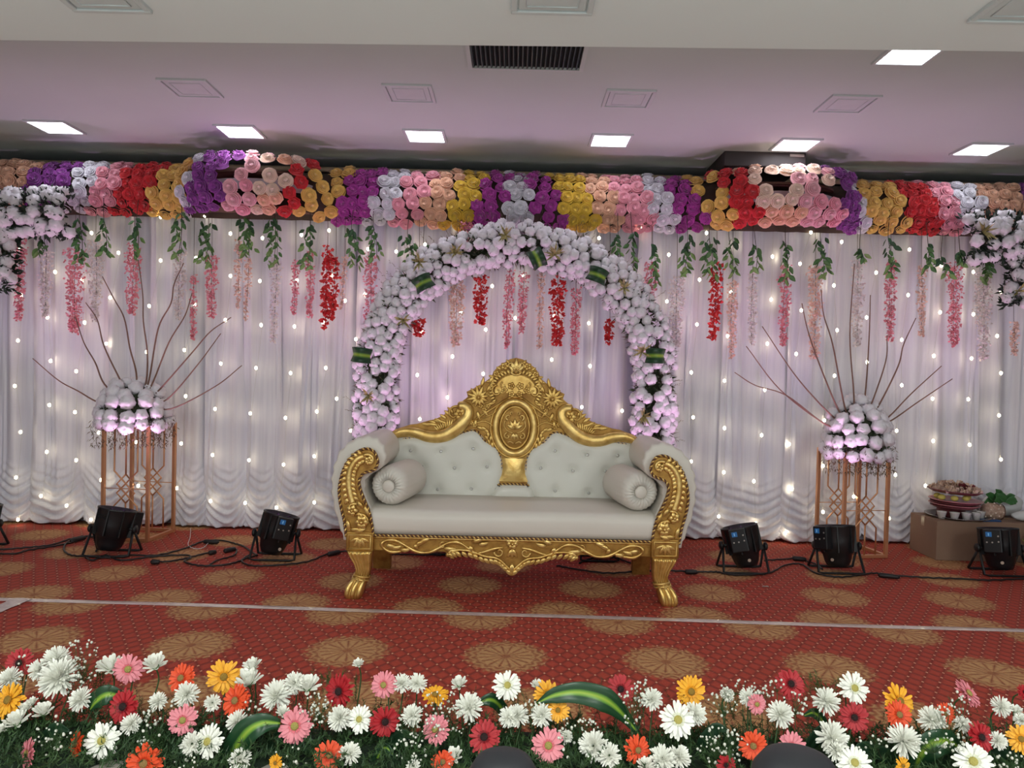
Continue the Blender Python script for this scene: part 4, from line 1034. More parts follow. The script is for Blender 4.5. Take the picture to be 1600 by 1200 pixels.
# ------------------------------------------------------------------ pedestals with bouquets
copper = mat('rose_gold_metal', (208, 152, 112), .38, metal=.6, var=.06, scale=6)
def pedestal(cx, fy, rot, label, H):
    w, dp = .31, .31
    M = Matrix.Translation((cx, fy, 0)) @ Matrix.Rotation(rot, 4, 'Z')
    t = thing('flower_pedestal', label, 'flower stand', (cx, fy, 0))
    bw = .011; ps = [(-w/2, -dp/2), (w/2, -dp/2), (w/2, dp/2), (-w/2, dp/2)]
    for x, y in ps: part('post', MB().rbox((x - bw, y - bw, 0), (x + bw, y + bw, H), .002, M), copper, t, False)
    for z in (0, H - .022):
        for i in range(4):
            (x0, y0), (x1, y1) = ps[i], ps[(i+1) % 4]
            part('rail', MB().rbox((min(x0, x1) + (bw if y0 == y1 else -bw), min(y0, y1) - (bw if y0 == y1 else -bw), z), (max(x0, x1) - (bw if y0 == y1 else -bw), max(y0, y1) + (bw if y0 == y1 else -bw), z + .022), .002, M), copper, t, False)
    # geometric grille in front and back
    for y in (-dp/2, dp/2):
        b = MB(); cz = H * .45; q = .082; r = .0055
        def ln(*pp): b.tube([M @ Vector((x, y, z)) for x, z in pp], r, 6)
        for s in (-1, 1):
            ln((s*.082, H - .02), (s*.082, cz + .12), (-s*.0, cz + .04), (-s*.06, cz - .02), (0, cz - .08)) if False else None
            ln((s*.080, H - .02), (s*.080, cz + .115), (-s*.062, cz - .03), (0, cz - .095))
            ln((s*.080, .02), (s*.080, cz - .115), (-s*.062, cz + .03), (0, cz + .095))
        ln((0, H - .02), (0, cz + .095)); ln((0, .02), (0, cz - .095))
        b.tube([M @ Vector((-w/2, y, cz)), M @ Vector((w/2, y, cz))], .003, 5)
        part('lattice', b, copper, t)
    part('top_plate', MB().rbox((-w/2, -dp/2, H - .004), (w/2, dp/2, H + .003), .001, M), mat('smoked_top', (120, 92, 78), .3), t, False)
    return t
p = at(205, 847, 4.95)
fl = at(204, 760, 4.95); HL = at(204, 664, 4.95).z
pedestal(at(213, 800, 5.05).x, 5.09, -.10, 'rose-gold lattice flower pedestal on the left side of the stage', HL)
fr_ = at(1333, 760, 4.98); HR = at(1340, 706, 4.98).z
pedestal(at(1332, 800, 5.08).x, 5.10, .16, 'rose-gold lattice flower pedestal on the right side of the stage', HR)
twig_b = mat('willow_twig', (132, 98, 86), .7, var=.2, scale=18)
def bouquet(cx, cy, Y, zb, top, half, n, paths, label, tilt, sd):
    rnd = random.Random(sd)
    c = at(cx, cy, Y); c.y = Y; base = Vector((c.x, Y, zb))
    t = thing('bouquet', label, 'flowers', base)
    Rr = half / FPX * Y; Rv = at(cx, top, Y).z - zb
    lb = MB()
    lb.lathe([(.06, 0), (Rr*.55, .01), (Rr*.75, Rv*.3), (Rr*.6, Rv*.65), (Rr*.2, Rv*.82), (.01, Rv*.85)], 16, Matrix.Translation(base)); part('foam', lb, mat('foam_green', (52, 60, 40), .9), t)
    lb = MB()
    for i in range(900):
        th = rnd.uniform(0, 2*PI); ph = rnd.uniform(-.15, 1.5); n_ = Vector((math.cos(th)*math.cos(ph), math.sin(th)*math.cos(ph), math.sin(ph)))
        random.seed(i + sd); fleck(lb, base + Vector((n_.x*Rr*.8, n_.y*Rr*.8, max(.01, n_.z*Rv*.75))), n_, .04, .013, .8)
    part('leaves', lb, leafd, t, kind='stuff', norm=False)
    # dried filler hanging under one side
    tb = MB()
    for i in range(700):
        th = rnd.uniform(PI, 2*PI) if rnd.random() < .6 else rnd.uniform(-.5, .5); rr = Rr * rnd.uniform(.3, 1.12)
        random.seed(i + 7*sd); fleck(tb, base + Vector((math.cos(th)*rr, math.sin(th)*rr*.9 , rnd.uniform(-.14, .05) if math.sin(th) < 0 else rnd.uniform(-.1, .04))), (rnd.uniform(-1, 1), -.3, -1), .03, .006, .9)
    part('dried_filler', tb, twigm, t, kind='stuff', norm=False)
    rows = [(-.12, n[0]), (.16, n[1] + 1), (.44, n[2] + 1), (.72, n[3] + 2), (1.02, n[4] + 3), (1.4, 3)]
    for ph, k_ in rows:
        for k in range(k_):
            th = 2*PI*(k + rnd.uniform(-.15, .15)) / k_ + ph * 3; n_ = Vector((math.cos(th)*math.cos(ph), math.sin(th)*math.cos(ph), math.sin(ph)))
            q = base + Vector((n_.x*Rr*.86 + rnd.uniform(-.012, .012), n_.y*Rr*.86, .03 + n_.z*Rv*.86 + rnd.uniform(-.02, .02)))
            inst('white_bloom', rnd.choice(WB), t, q, face(n_, rnd.uniform(0, 6)), rnd.uniform(1.02, 1.28))
    for pth in paths:
        P3 = []; m_ = len(pth)
        for i, (x, y) in enumerate(pth): P3.append(at(x, y, Y - .05 + .12 * math.sin(i + x * .01) * (1 - i/(m_-1)) ))
        P3.append(base + Vector(((P3[-1].x - base.x)*.4, 0, Rv*.5)))
        P4 = spline(P3, 6); part('willow_twig', MB().tube(P4, [.0028 + .0035*i/len(P4) for i in range(len(P4))], 6), twig_b, t)
    return t
LP = [[(51,560),(91,594),(122,611),(156,629)],[(118,496),(131,535),(149,567),(163,600)],[(134,473),(152,500),(163,542),(191,600)],[(160,432),(177,465),(194,497),(203,544),(213,584)],[(216,406),(223,460),(224,502),(230,549),(229,593)],[(287,411),(272,444),(267,474),(247,514),(233,593)],[(300,458),(289,493),(264,535),(240,595)],[(361,496),(329,518),(301,550),(250,608)],[(345,521),(308,571),(261,624)],[(378,571),(336,604),(266,639)]]
RP = [[(1148,582),(1180,602),(1229,618),(1291,664)],[(1166,541),(1219,609),(1289,662)],[(1191,510),(1240,583),(1282,632)],[(1253,474),(1261,512),(1275,555),(1305,630)],[(1283,452),(1287,492),(1301,538),(1317,623)],[(1335,412),(1328,522),(1334,615)],[(1360,461),(1358,527),(1352,615)],[(1386,524),(1384,564),(1362,630)],[(1431,497),(1412,538),(1403,573),(1371,637)],[(1471,572),(1425,614),(1383,656)],[(1488,592),(1436,627),(1387,660)]]
bouquet(209, 635, 5.0, HL + .003, 592, 56, (13, 13, 11, 7, 3), LP, 'dome of white blooms with willow twigs on the left pedestal', 0, 3)
bouquet(1340, 665, 5.0, HR + .003, 622, 51, (14, 13, 11, 7, 3), RP, 'dome of white blooms with willow twigs on the right pedestal', 0, 4)

# ------------------------------------------------------------------ stage par lights
blk = mat('black_housing', (24, 26, 29), .38, var=.15, scale=10)
blk2 = mat('black_bracket', (18, 19, 21), .5)
def par(px, py, dist_scale, lean, yaw, label, disp=1, spot=True, pw=1.0):
    """lean: vector the beam points to; yaw: where the control box sits around the housing"""
    base = onfloor(px, py); s = dist_scale
    t = thing('stage_light', label, 'stage light', base, 'black par lights along the curtain')
    ax = Vector(lean).normalized(); pivot = base + Vector((0, 0, .165 * s))
    M = Matrix.Translation(pivot) @ (Vector((0, 0, 1)).rotation_difference(ax)).to_matrix().to_4x4() @ Matrix.Rotation(yaw, 4, 'Z') @ Matrix.Scale(s, 4)
    part('housing', MB().lathe([(.02, -.135), (.062, -.132), (.078, -.10), (.090, -.05), (.098, -.045), (.108, .03), (.116, .115), (.119, .12), (.119, .13), (.112, .13), (.108, .10), (.02, .095)], 28, M), blk, t)
    b = MB()
    for k in range(8):
        a = 2*PI*k/8; b.rbox((-.004, .088, -.04), (.004, .120, .118), .001, M @ Matrix.Rotation(a, 4, 'Z'))
    for k in (0, 1): b.rbox((-.03, .1095, .06 + k*.02), (.03, .1165, .066 + k*.02), .001, M @ Matrix.Rotation(.4, 4, 'Z'))
    part('cooling_ribs', b, blk2, t, False)
    part('lens', MB().lathe([(.104, .098), (.104, .103), (.02, .104)], 24, M), mat('lit_purple_lens', (214, 130, 236), .3, emit=3.0), t)
    cb = part('control_box', MB().rbox((-.052, -.150, -.02), (.052, -.096, .125), .006, M), blk, t, False)
    part('display', MB().rbox((-.034, -.1535, .080), (.000, -.1495, .110), .001, M), mat('blue_display', (40, 96, 150), .3, emit=.25), cb, False)
    part('display_glyph', MB().rbox((-.020, -.155, .086), (-.014, -.1530, .104), .0005, M), mat('pale_display', (120, 170, 205), .3, emit=.3), cb, False)
    b = MB()
    for x, z in ((.035, .085), (.035, .05), (-.03, .045), (0, .045)): b.lathe([(.005, 0), (.005, .003)], 8, M @ Matrix.Translation((x, -.150, z)) @ Matrix.Rotation(PI/2, 4, 'X'))
    part('screws', b, mat('bright_screw', (200, 196, 190), .3, metal=.7), cb, False)
    part('socket', MB().lathe([(.010, 0), (.010, .006)], 10, M @ Matrix.Translation((.03, -.082, -.085)) @ Matrix.Rotation(PI/2, 4, 'X')), mat('pale_socket', (196, 176, 160), .4), t, False)
    # double yoke standing on the floor
    side = Vector((math.cos(0), 0, 0)); W_ = .132 * s
    for sg, fy in ((-1, 'front'), (1, 'rear')):
        b = MB(); y = sg * .085 * s
        P_ = [pivot + Vector((-W_, 0, 0)), base + Vector((-W_ - .012, y, .012)), base + Vector((-W_ + .02, y*1.05, .007)), base + Vector((W_ - .02, y*1.05, .007)), base + Vector((W_ + .012, y, .012)), pivot + Vector((W_, 0, 0))]
        b.tube(P_, .0068, 6, flat=1.5); part('yoke', b, blk2, t)
    for sg in (-1, 1):
        part('clamp_knob', MB().lathe([(.012, 0), (.026, .004), (.026, .016), (.018, .022)], 10, Matrix.Translation(pivot + Vector((sg*W_, 0, 0))) @ Matrix.Rotation(sg*PI/2, 4, 'Y')), blk2, t)
        part('pivot_arm', MB().tube([pivot + Vector((sg*.085*s, 0, 0)), pivot + Vector((sg*W_, 0, 0))], .008, 6), blk2, t)
    if spot:
        l = bpy.data.lights.new('stage_light_beam', 'SPOT'); l.energy = SPOT_POWER * pw; l.color = SPOT_COL; l.spot_size = 1.45; l.spot_blend = 1.0; l.shadow_soft_size = .09
        o = bpy.data.objects.new('stage_light_beam', l); COL.objects.link(o); o.location = (M @ Vector((0, 0, .16))) - base; o.parent = t
        o.rotation_mode = 'QUATERNION'; o.rotation_quaternion = Vector((0, 0, -1)).rotation_difference(ax)
par(176, 866, .95, (.16, .17, 1), 2.4, 'black par light before the left pedestal, control box turned away')
par(431, 872, .93, (.24, .15, 1), .5, 'black par light left of the sofa with purple glow and small blue display')
par(1160, 892, .93, (-.22, .15, 1), -.4, 'black par light right of the sofa, leaning left, blue display facing front')
par(1306, 892, .95, (-.03, .17, 1), -1.1, 'black upright par light before the right pedestal')
par(1560, 896, .95, (-.03, .15, 1), -.8, 'black par light in front of the cardboard box at far right')
par(-35, 856, .95, (.1, .15, 1), .3, 'black par light cut off by the left picture edge', spot=True)
# inside the arch, on the floor behind the sofa
par(700, 864, .8, (-.10, .25, 1), 1.2, 'black par light on the floor behind the sofa, seen under its left half', pw=.9)
par(935, 874, .8, (.12, .25, 1), 1.2, 'black par light on the floor behind the sofa, seen under its right half', pw=.55)

# ------------------------------------------------------------------ cables on the carpet
cab = mat('black_cable', (26, 24, 25), .5)
def cable(pts, label, r=.0055, m=None, plugs=(), z=0.0065):
    P_ = [onfloor(x, y, z) for x, y in pts]
    P_ = [Vector((p.x, p.y, z + .004*abs(math.sin(i*1.7)))) for i, p in enumerate(spline(P_, 6))]
    base = Vector((P_[0].x, P_[0].y, 0)); t = thing('cable', label, 'cable', base)
    part('cord', MB().tube(P_, r, 6), m or cab, t)
    for (x, y, dx, dy) in plugs:
        a, c = onfloor(x, y, .016), onfloor(x + dx, y + dy, .016); a.z = c.z = .016
        part('connector', MB().tube([a, a.lerp(c, .1), a.lerp(c, .5), a.lerp(c, .9), c], [.009, .015, .015, .013, .006], 8), cab, t)
cable([(-30,856),(0,859),(40,856),(80,852),(112,842),(140,838),(155,845),(150,862)], 'black cable running from the left edge to the left par light', plugs=[(110,845,24,-5)])
cable([(-30,864),(20,866),(45,860),(90,853),(120,846)], 'lower black cable leaving the left picture edge')
cable([(150,840),(125,839),(105,848),(100,860),(112,868),(140,870),(165,872),(200,868),(245,868),(290,857),(318,846),(345,845),(368,850),(382,855),(395,864),(402,868)], 'black cable looping from the left par light to the second one', plugs=[(318,846,24,1)])
cable([(134,872),(146,876),(165,868),(190,876),(240,870),(290,868),(298,872),(288,878),(310,884),(345,884),(372,878),(388,868)], 'black cable with a low loop between the two left par lights')
cable([(235,878),(262,878),(290,873),(318,866),(336,862)], 'short black cable with plugs at both ends', plugs=[(236,878,14,0),(326,864,12,-2)])
cable([(350,861),(368,858),(366,868),(340,876),(328,883)], 'small black cable curl between the two left par lights', plugs=[(350,861,18,-4)])
cable([(402,868),(378,876),(392,884),(430,884),(480,878),(515,865),(540,862),(600,866),(690,868)], 'black cable running from the second par light behind the sofa', plugs=[(512,866,20,-4)])
cable([(298,825),(297,840),(294,852),(305,858),(318,856),(328,846)], 'thin white wire hanging out below the curtain hem', r=.0025, m=mat('white_wire', (214, 206, 206), .4))
cable([(870,884),(900,890),(950,896),(1000,893),(1040,892),(1090,894),(1120,894)], 'black cable running right from under the sofa', plugs=[(1070,893,20,1)])
cable([(1195,876),(1230,874),(1250,872),(1262,878),(1275,882),(1285,890)], 'black cable between the par light pair on the right', plugs=[(1238,872,22,2)])
cable([(1120,894),(1150,899),(1200,896),(1226,884),(1252,882),(1275,896),(1310,902),(1345,899),(1365,896),(1400,900),(1450,903),(1500,905),(1545,907),(1600,905),(1640,905)], 'long black cable running to the right picture edge', plugs=[(1372,898,34,4)])
cable([(905,880),(930,872),(960,872),(985,880),(1010,884)], 'black cable loop under the right half of the sofa')
b = MB(); q = onfloor(430, 1), None
p = onfloor(1196, 917); solo('paper_scrap', MB().rings([[p + Vector((.02*f*math.cos(a), .015*f*math.sin(a), .003 + .002*math.sin(3*a))) for a in np.linspace(0, 2*PI, 9)[:-1]] for f in (1, .5, .1)], True, True), mat('scrap', (190, 170, 164), .7), 'tiny pale scrap lying on the carpet right of the sofa', 'litter')
# ------------------------------------------------------------------ cardboard box and trays at the right
card = mat('cardboard', (140, 112, 94), .8, var=.05, scale=5, bump=.1, bscale=60)
bx0 = at(1463, 850, 4.93).x
bt = thing('cardboard_box', 'brown cardboard box under the stacked trays at far right', 'box', (bx0 + .5, 5.1, 0))
bz = .255
part('carton', MB().rbox((bx0, 4.93, 0), (bx0 + 1.0, 5.26, bz), .004), card, bt, False)
_ = lambda: part('flap', MB().add([(bx0 - .10, 5.20, .002), (bx0 - .002, 4.94, .002), (bx0 - .002, 4.94, bz - .01), (bx0 - .10, 5.20, bz - .02), (bx0 - .10, 5.206, .002), (bx0 - .002, 4.946, .002), (bx0 - .002, 4.946, bz - .01), (bx0 - .10, 5.206, bz - .02)], [(0,1,2,3),(7,6,5,4),(0,4,5,1),(1,5,6,2),(2,6,7,3),(3,7,4,0)]), card, bt, False)
part('flap', MB().rbox((bx0 + .005, 4.935, bz), (bx0 + .5, 5.09, bz + .004), .001), card, bt, False)
part('packing_tape', MB().rbox((bx0 - .001, 5.08, bz - .06), (bx0 + .6, 5.12, bz + .005), .001), mat('brown_tape', (150, 116, 88), .3), bt, False)
tc = Vector((at(1492, 810, 5.08).x, 5.10, bz))
def dish(name, r, h, z, m, label, cat, x=0, y=0, rim=.012, g=None, tx=0):
    M = Matrix.Translation((tc.x + x, tc.y + y, z)) @ Matrix.Rotation(tx, 4, 'Y')
    return solo(name, MB().lathe([(r*.7, 0), (r*.86, .002), (r, h), (r + rim, h + .002), (r + rim, h + .005), (r - .004, h + .005), (r*.84, .006), (.005, .005)], 32, M), m, label, cat, g, base=Vector((tc.x + x, tc.y + y, z)))
steel = mat('steel_tray', (150, 146, 146), .25, metal=.9)
dish('serving_tray', .19, .014, bz + .001, steel, 'wide steel tray lying flat on the cardboard box', 'tray', x=.03)
cupm = mat('white_cup', (222, 218, 214), .4)
for i, (dx, dy) in enumerate(((-.13, -.09), (-.065, -.125), (.01, -.13), (.085, -.115), (.14, -.07))):
    solo('paper_cup', MB().lathe([(.020, 0), (.030, .045), (.032, .047), (.028, .044), (.018, .004)], 16, Matrix.Translation((tc.x + dx, tc.y + dy, bz + .009))), cupm, 'small white bowl on the steel tray, %s from the left' % ORD[i], 'bowl', 'small white bowls on the steel tray')
solo('tray_stand', MB().lathe([(.09, 0), (.085, .05), (.09, .055)], 24, Matrix.Translation((tc.x, tc.y + .03, bz + .009))), mat('maroon_plate', (122, 62, 66), .4), 'dark maroon bowl holding up the plate stack', 'bowl')
pk = mat('pink_plate', (196, 130, 132), .35, var=.08, scale=14); mr = mat('maroon_plate', (122, 62, 66), .4)
zz = bz + .065
for i, (r, m, l) in enumerate(((.135, mr, 'lowest dark pink plate of the stack'), (.15, pk, 'second plate from the bottom of the stack, pink'), (.145, mr, 'third plate of the stack, dark pink'), (.158, pk, 'pink plate near the top of the stack under yellow fruit'))):
    dish('plate', r, .012, zz, m, l, 'plate', x=.0 + .004 * i, rim=.006, tx=.02 * (i % 2)); zz += .014
for i in range(5):
    a = 2.6 + i * .9
    solo('lemon', MB().ball((tc.x - .02 + .095 * math.cos(a), tc.y + .075 * math.sin(a) - .02, zz + .022), .020, 10, 8, (1.25, 1, .95)), mat('lemon_peel', (206, 190, 96) if 1 else 0, .5), 'yellow lemon on the pink plates, %s one in the ring' % ORD[i], 'fruit', 'lemons between the plates')
zz += .046
dish('serving_tray', .16, .016, zz, mr, 'maroon round tray with petals on top of the stack', 'tray', rim=.008, tx=.05)
b = MB(); b2 = MB(); random.seed(11)
for i in range(420):
    a = random.uniform(0, 2*PI); r = .15 * math.sqrt(random.random()); h = .055 * (1 - (r / .16) ** 2)
    fleck(b, Vector((tc.x + r*math.cos(a), tc.y + r*math.sin(a), zz + .014 + random.uniform(0, h))), (random.uniform(-1, 1), -.5, 1), .03, .024, .8)
for i in range(34):
    fleck(b2, Vector((tc.x + random.gauss(0, .02), tc.y - .09 + random.gauss(0, .015), zz + .045 + random.uniform(0, .02))), (random.uniform(-1, 1), -1, .5), .028, .024, .6)
solo('petal_heap', b, mat('pale_petals', (224, 196, 186), .7, rgb2=(214, 182, 150), scale=30), 'heap of pale petals on the top tray', 'petals', kind='stuff')
solo('petal_heap', b2, mat('dark_red_petals', (104, 30, 38), .6), 'few dark red petals on the pale heap', 'petals', kind='stuff')
# small wicker pot lying on its side
pc = Vector((at(1556, 802, 5.05).x, 5.06, bz + .055))
M = Matrix.Translation(pc) @ Matrix.Rotation(-1.45, 4, 'Y')
t = thing('wicker_pot', 'beige beaded pot lying on its side beside the trays', 'pot', (pc.x, pc.y, bz))
part('body', MB().lathe([(.026, .085), (.040, .075), (.052, .04), (.053, .0), (.047, -.035), (.046, -.04), (.042, -.036), (.046, .0), (.045, .035), (.02, .06)], 24, M), mat('beige_wicker', (196, 170, 150), .7, rgb2=(150, 118, 100), scale=70, bump=.4), t)
bmesh_b = MB().ball((0, 0, 0), .006, 6, 4).mesh('bead', mat('beige_bead', (226, 206, 190), .4))
for k in range(26):
    a = k * 2.4; z = -.03 + .1 * k / 26; r = .054 - .012 * max(0, (z - .03) / .05)
    inst('bead', bmesh_b, t, M @ Vector((r*math.cos(a), r*math.sin(a), z)))
part('rim', MB().lathe([(.048, -.042), (.053, -.038), (.050, -.034)], 20, M, False, False), mat('dark_rim', (96, 62, 50), .5), t)
# white cloth bundle, leaves, blue packet
def blob(c, r, sc, sd, amp=.12, N=28, R=16):
    rr = np.random.RandomState(sd); ph = rr.uniform(0, 6, 8); rows = []
    for i in range(R + 1):
        th = PI * i / R; row = []
        for k in range(N):
            a = 2*PI*k/N; q = 1 + amp*(math.sin(3*a + ph[0] + 2*th) + .6*math.sin(7*a + ph[1] - 3*th) + .4*math.sin(11*a*1 + ph[2] + 5*th)) * math.sin(th)
            row.append((c[0] + r*sc[0]*q*max(.01, math.sin(th))*math.cos(a), c[1] + r*sc[1]*q*max(.01, math.sin(th))*math.sin(a), c[2] - r*sc[2]*math.cos(th)*(1 + amp*.3*math.sin(5*th))))
        rows.append(row)
    return MB().rings(rows, True, True)
c = Vector((at(1572, 775, 5.16).x, 5.19, bz + .082))
solo('cloth_bundle', blob(c, .1, (1.35, .7, .8), 3, .07), mat('white_cloth', (206, 208, 208), .8, bump=.3, bscale=30), 'crumpled white cloth bundle behind the beaded pot', 'cloth')
c2 = Vector((at(1598, 803, 5.0).x + .03, 5.02, bz + .035))
solo('cloth_bundle', blob(c2, .06, (1.4, .8, .55), 5, .08), mat('white_cloth', (206, 208, 208), .8), 'small folded white cloth at the right picture edge', 'cloth')
solo('plastic_packet', MB().rbox((at(1562, 0, 4.97).x, 4.945, bz + .001), (at(1592, 0, 4.97).x, 5.00, bz + .016), .006), mat('blue_plastic', (36, 70, 116), .35), 'flat dark blue packet lying before the beaded pot', 'packet')
t = thing('leaf_bunch', 'bunch of fresh green leaves lying on the white cloth', 'leaves', (at(1590, 780, 5.1).x, 5.1, bz + .11))
random.seed(5)
for k in range(13):
    a = random.uniform(-.6, 3.6); L = random.uniform(.06, .10); o = Vector((at(1590, 0, 5.1).x + random.uniform(-.03, .04), 5.08 + random.uniform(-.03, .03), bz + .12))
    d = Vector((math.cos(a), random.uniform(-.5, .2), math.sin(a) * .7 + .1)).normalized()
    blade('leaf', [o, o + d*L*.5 + Vector((0, 0, .01)), o + d*L], [.006, .026, .022, .002], t, nrm=(0, -1, .2), m=mat('fresh_leaf', (54, 104, 52), .5))
b = MB()
random.seed(8)
for k in range(260):
    fleck(b, Vector((at(1612, 880, 4.9).x + random.gauss(0, .03), 4.85 + random.gauss(0, .03), abs(random.gauss(.1, .08)))), (random.uniform(-1, 1), -.6, .6), .04, .02, .9)
solo('foliage_heap', b, mat('yellow_green_leaf', (96, 112, 62), .6, rgb2=(190, 186, 120), scale=20), 'heap of yellow-green leaves at the right picture edge behind the par light', 'leaves', kind='stuff')

# ------------------------------------------------------------------ the flower bed along the stage front
random.seed(21)
trough_m = mat('pale_trough', (176, 170, 160), .7)
tr = thing('flower_trough', 'long low trough of floral foam along the stage front edge', 'planter', (0, 2.12, 0))
part('tray', MB().rbox((-2.6, 2.03, .002), (2.6, 2.29, .045), .008), trough_m, tr, False)
b = MB(); rows = []
for X in np.linspace(-2.6, 2.6, 210):
    rows.append([(X, 2.01 + .01*math.sin(31*X), .01), (X, 2.02, .035 + .01*math.sin(23*X + 1)), (X, 2.12 + .01*math.sin(17*X), .055 + .01*math.sin(13*X) + .006*math.sin(41*X)), (X, 2.22, .075 + .01*math.sin(19*X + 2)), (X, 2.30 + .01*math.sin(27*X), .07), (X, 2.31, .01)])
part('moss', MB().rings(rows, True, True), mat('dark_moss', (20, 34, 22), .9, rgb2=(34, 54, 32), scale=40, bump=.5, bscale=90), tr)
fern = mat('dark_fern', (34, 62, 36), .6, rgb2=(74, 104, 58), scale=14)
fern2 = mat('brownish_fern', (84, 66, 44), .7, rgb2=(72, 92, 52), scale=14)
def frond(b, o, d, L, k, wd=.0022, nl=.022):
    pts = [o + d*L*f + Vector((0, 0, -.25*L*f*f)) for f in np.linspace(0, 1, k)]
    for i in range(k - 1):
        p, q = pts[i], pts[i+1]; t = (q - p).normalized(); s = t.cross(Vector((random.uniform(-1, 1), random.uniform(-1, 1), random.uniform(-1, 1)))).normalized()
        b.add([p - s*wd*.4, p + s*wd*.4, q], [(0, 1, 2)])
        for g in range(3):
            e = (t*.6 + Vector((random.uniform(-1, 1), random.uniform(-1, 1), random.uniform(-1, 1)))).normalized() * nl * random.uniform(.5, 1); u = e.cross(Vector((0, 1, .3))).normalized() * wd * .5
            b.add([p - u, p + u, p + e], [(0, 1, 2)])
b = MB()
for i in range(2300):
    X = random.uniform(-2.2, 2.2); o = Vector((X, random.uniform(2.03, 2.30), random.uniform(.05, .10)))
    d = Vector((random.gauss(0, .6), random.gauss(-.05, .5), random.uniform(.25, 1))).normalized(); frond(b, o, d, random.uniform(.05, .11), 9, .0042, .024)
part('fern_foliage', b, fern, tr, kind='stuff', norm=False)
b = MB()
for i in range(330):
    X = random.uniform(-2.2, 2.2); o = Vector((X, random.uniform(2.15, 2.34), random.uniform(.06, .13)))
    d = Vector((random.gauss(0, .35), random.gauss(.1, .3), 1)).normalized(); frond(b, o, d, random.uniform(.09, .17), 12, .0016, .02)
part('feather_fern', b, fern2, tr, kind='stuff', norm=False)
b = MB()
for x, y in ((500,1045),(520,1040),(545,1050),(820,1070),(1000,1075),(1270,1050),(1285,1045),(1290,1060),(1205,1110),(1135,1075),(1310,1060),(145,1030),(160,1035),(30,1030),(905,1135),(1000,1140)):
    for k in range(5):
        o = at(x + random.uniform(-12, 12), y + 45, 2.36); d = Vector((random.gauss(0, .3), 0, 1)).normalized(); frond(b, o, d, random.uniform(.08, .12), 14, .0016, .022)
part('feather_fern', b, mat('light_fern', (70, 100, 52), .6), tr, kind='stuff', norm=False)

def petal_rings(n, L, Wd, lift, droop, r0, jit, rnd, cup=.15, tipw=.25):
    b = MB()
    for k in range(n):
        a = 2*PI*k/n + rnd.uniform(-.5, .5)*jit; l = L*(1 + rnd.uniform(-.14, .06)); ca, sa = math.cos(a), math.sin(a); rows = []; lf = lift + rnd.uniform(-.12, .12)*jit*3
        for f, w in ((0, .35), (.35, .85), (.72, 1), (.93, .7), (1, tipw)):
            r = r0 + l*f*math.cos(lf); z = l*f*math.sin(lf) - droop*l*f*f; w2 = Wd*w/2
            rows.append([(r*ca - w2*sa*-1*-1, r*sa + w2*ca, z + cup*w2), (r*ca, r*sa, z - cup*w2*.5), (r*ca + w2*sa, r*sa - w2*ca, z + cup*w2)])
        b.rings(rows, closed=False)
    return b
GC = {'red': ((172, 24, 34), (120, 14, 24), (40, 16, 16)), 'orange': ((228, 78, 34), (206, 60, 28), (150, 120, 70)), 'yellow': ((244, 176, 44), (234, 156, 30), (150, 118, 44)), 'pink': ((230, 140, 150), (222, 110, 120), (168, 156, 84)), 'white': ((246, 246, 236), (230, 232, 206), (190, 178, 96))}
GM = {}
for c, (p_, i_, d_) in GC.items():
    GM[c] = []
    for v in range(2):
        rnd = random.Random(v + 5)
        npet = 30 if c in ('pink', 'orange', 'red') else 25
        b = petal_rings(npet, .033, .0086, .10, .12, .010, .35, rnd)
        b2 = petal_rings(npet - 4, .029, .008, .22, .10, .008, .35, rnd); b.add([(x, y, z + .003) for x, y, z in b2.v], b2.f)
        pm = mat('gerbera_petal_' + c, p_, .55, var=.07, scale=90, sss=0)
        b3 = petal_rings(16, .012, .004, .5, .0, .005, .3, rnd); mi = mat('gerbera_inner_' + c, i_, .6)
        disc = MB().lathe([(.010, 0), (.0095, .005), (.006, .0072), (.002, .0075)], 14)
        GM[c].append((b.mesh('petals', pm), b3.mesh('inner_petals', mi), disc.mesh('flower_centre', mat('gerbera_centre_' + c, d_, .8, bump=.6, bscale=400))))
cw = mat('chrysanthemum_white', (250, 250, 240), .55, var=.05, scale=70)
CM = []
for v in range(3):
    rnd = random.Random(v + 50); b = MB()
    for lift, L, n, z in ((-.3, .029, 22, -.002), (.0, .031, 24, 0), (.3, .029, 24, .002), (.6, .027, 22, .004), (.9, .023, 18, .006), (1.15, .019, 13, .007), (1.38, .014, 8, .008)):
        q = petal_rings(n, L, .0046, lift, -.10, .003, .8, rnd, .5, .3); b.add([(x, y, zz_ + z) for x, y, zz_ in q.v], q.f)
    CM.append(b.mesh('petals', cw))
BM_ = []
for v in range(2):
    rnd = random.Random(v + 80); b = MB()
    for lift, L, n in ((.45, .030, 9), (.85, .032, 9), (1.15, .030, 7), (1.4, .026, 5)):
        q = petal_rings(n, L, .010, lift, -.1, .003, .5, rnd, .5, .25); b.add(q.v, q.f)
    BM_.append(b.mesh('petals', cw))
cal = MB().lathe([(.003, -.012), (.008, -.006), (.010, .0), (.006, .003)], 10).mesh('calyx', mat('calyx_green', (70, 104, 56), .6))
stem_m = mat('flower_stem', (58, 88, 46), .6)
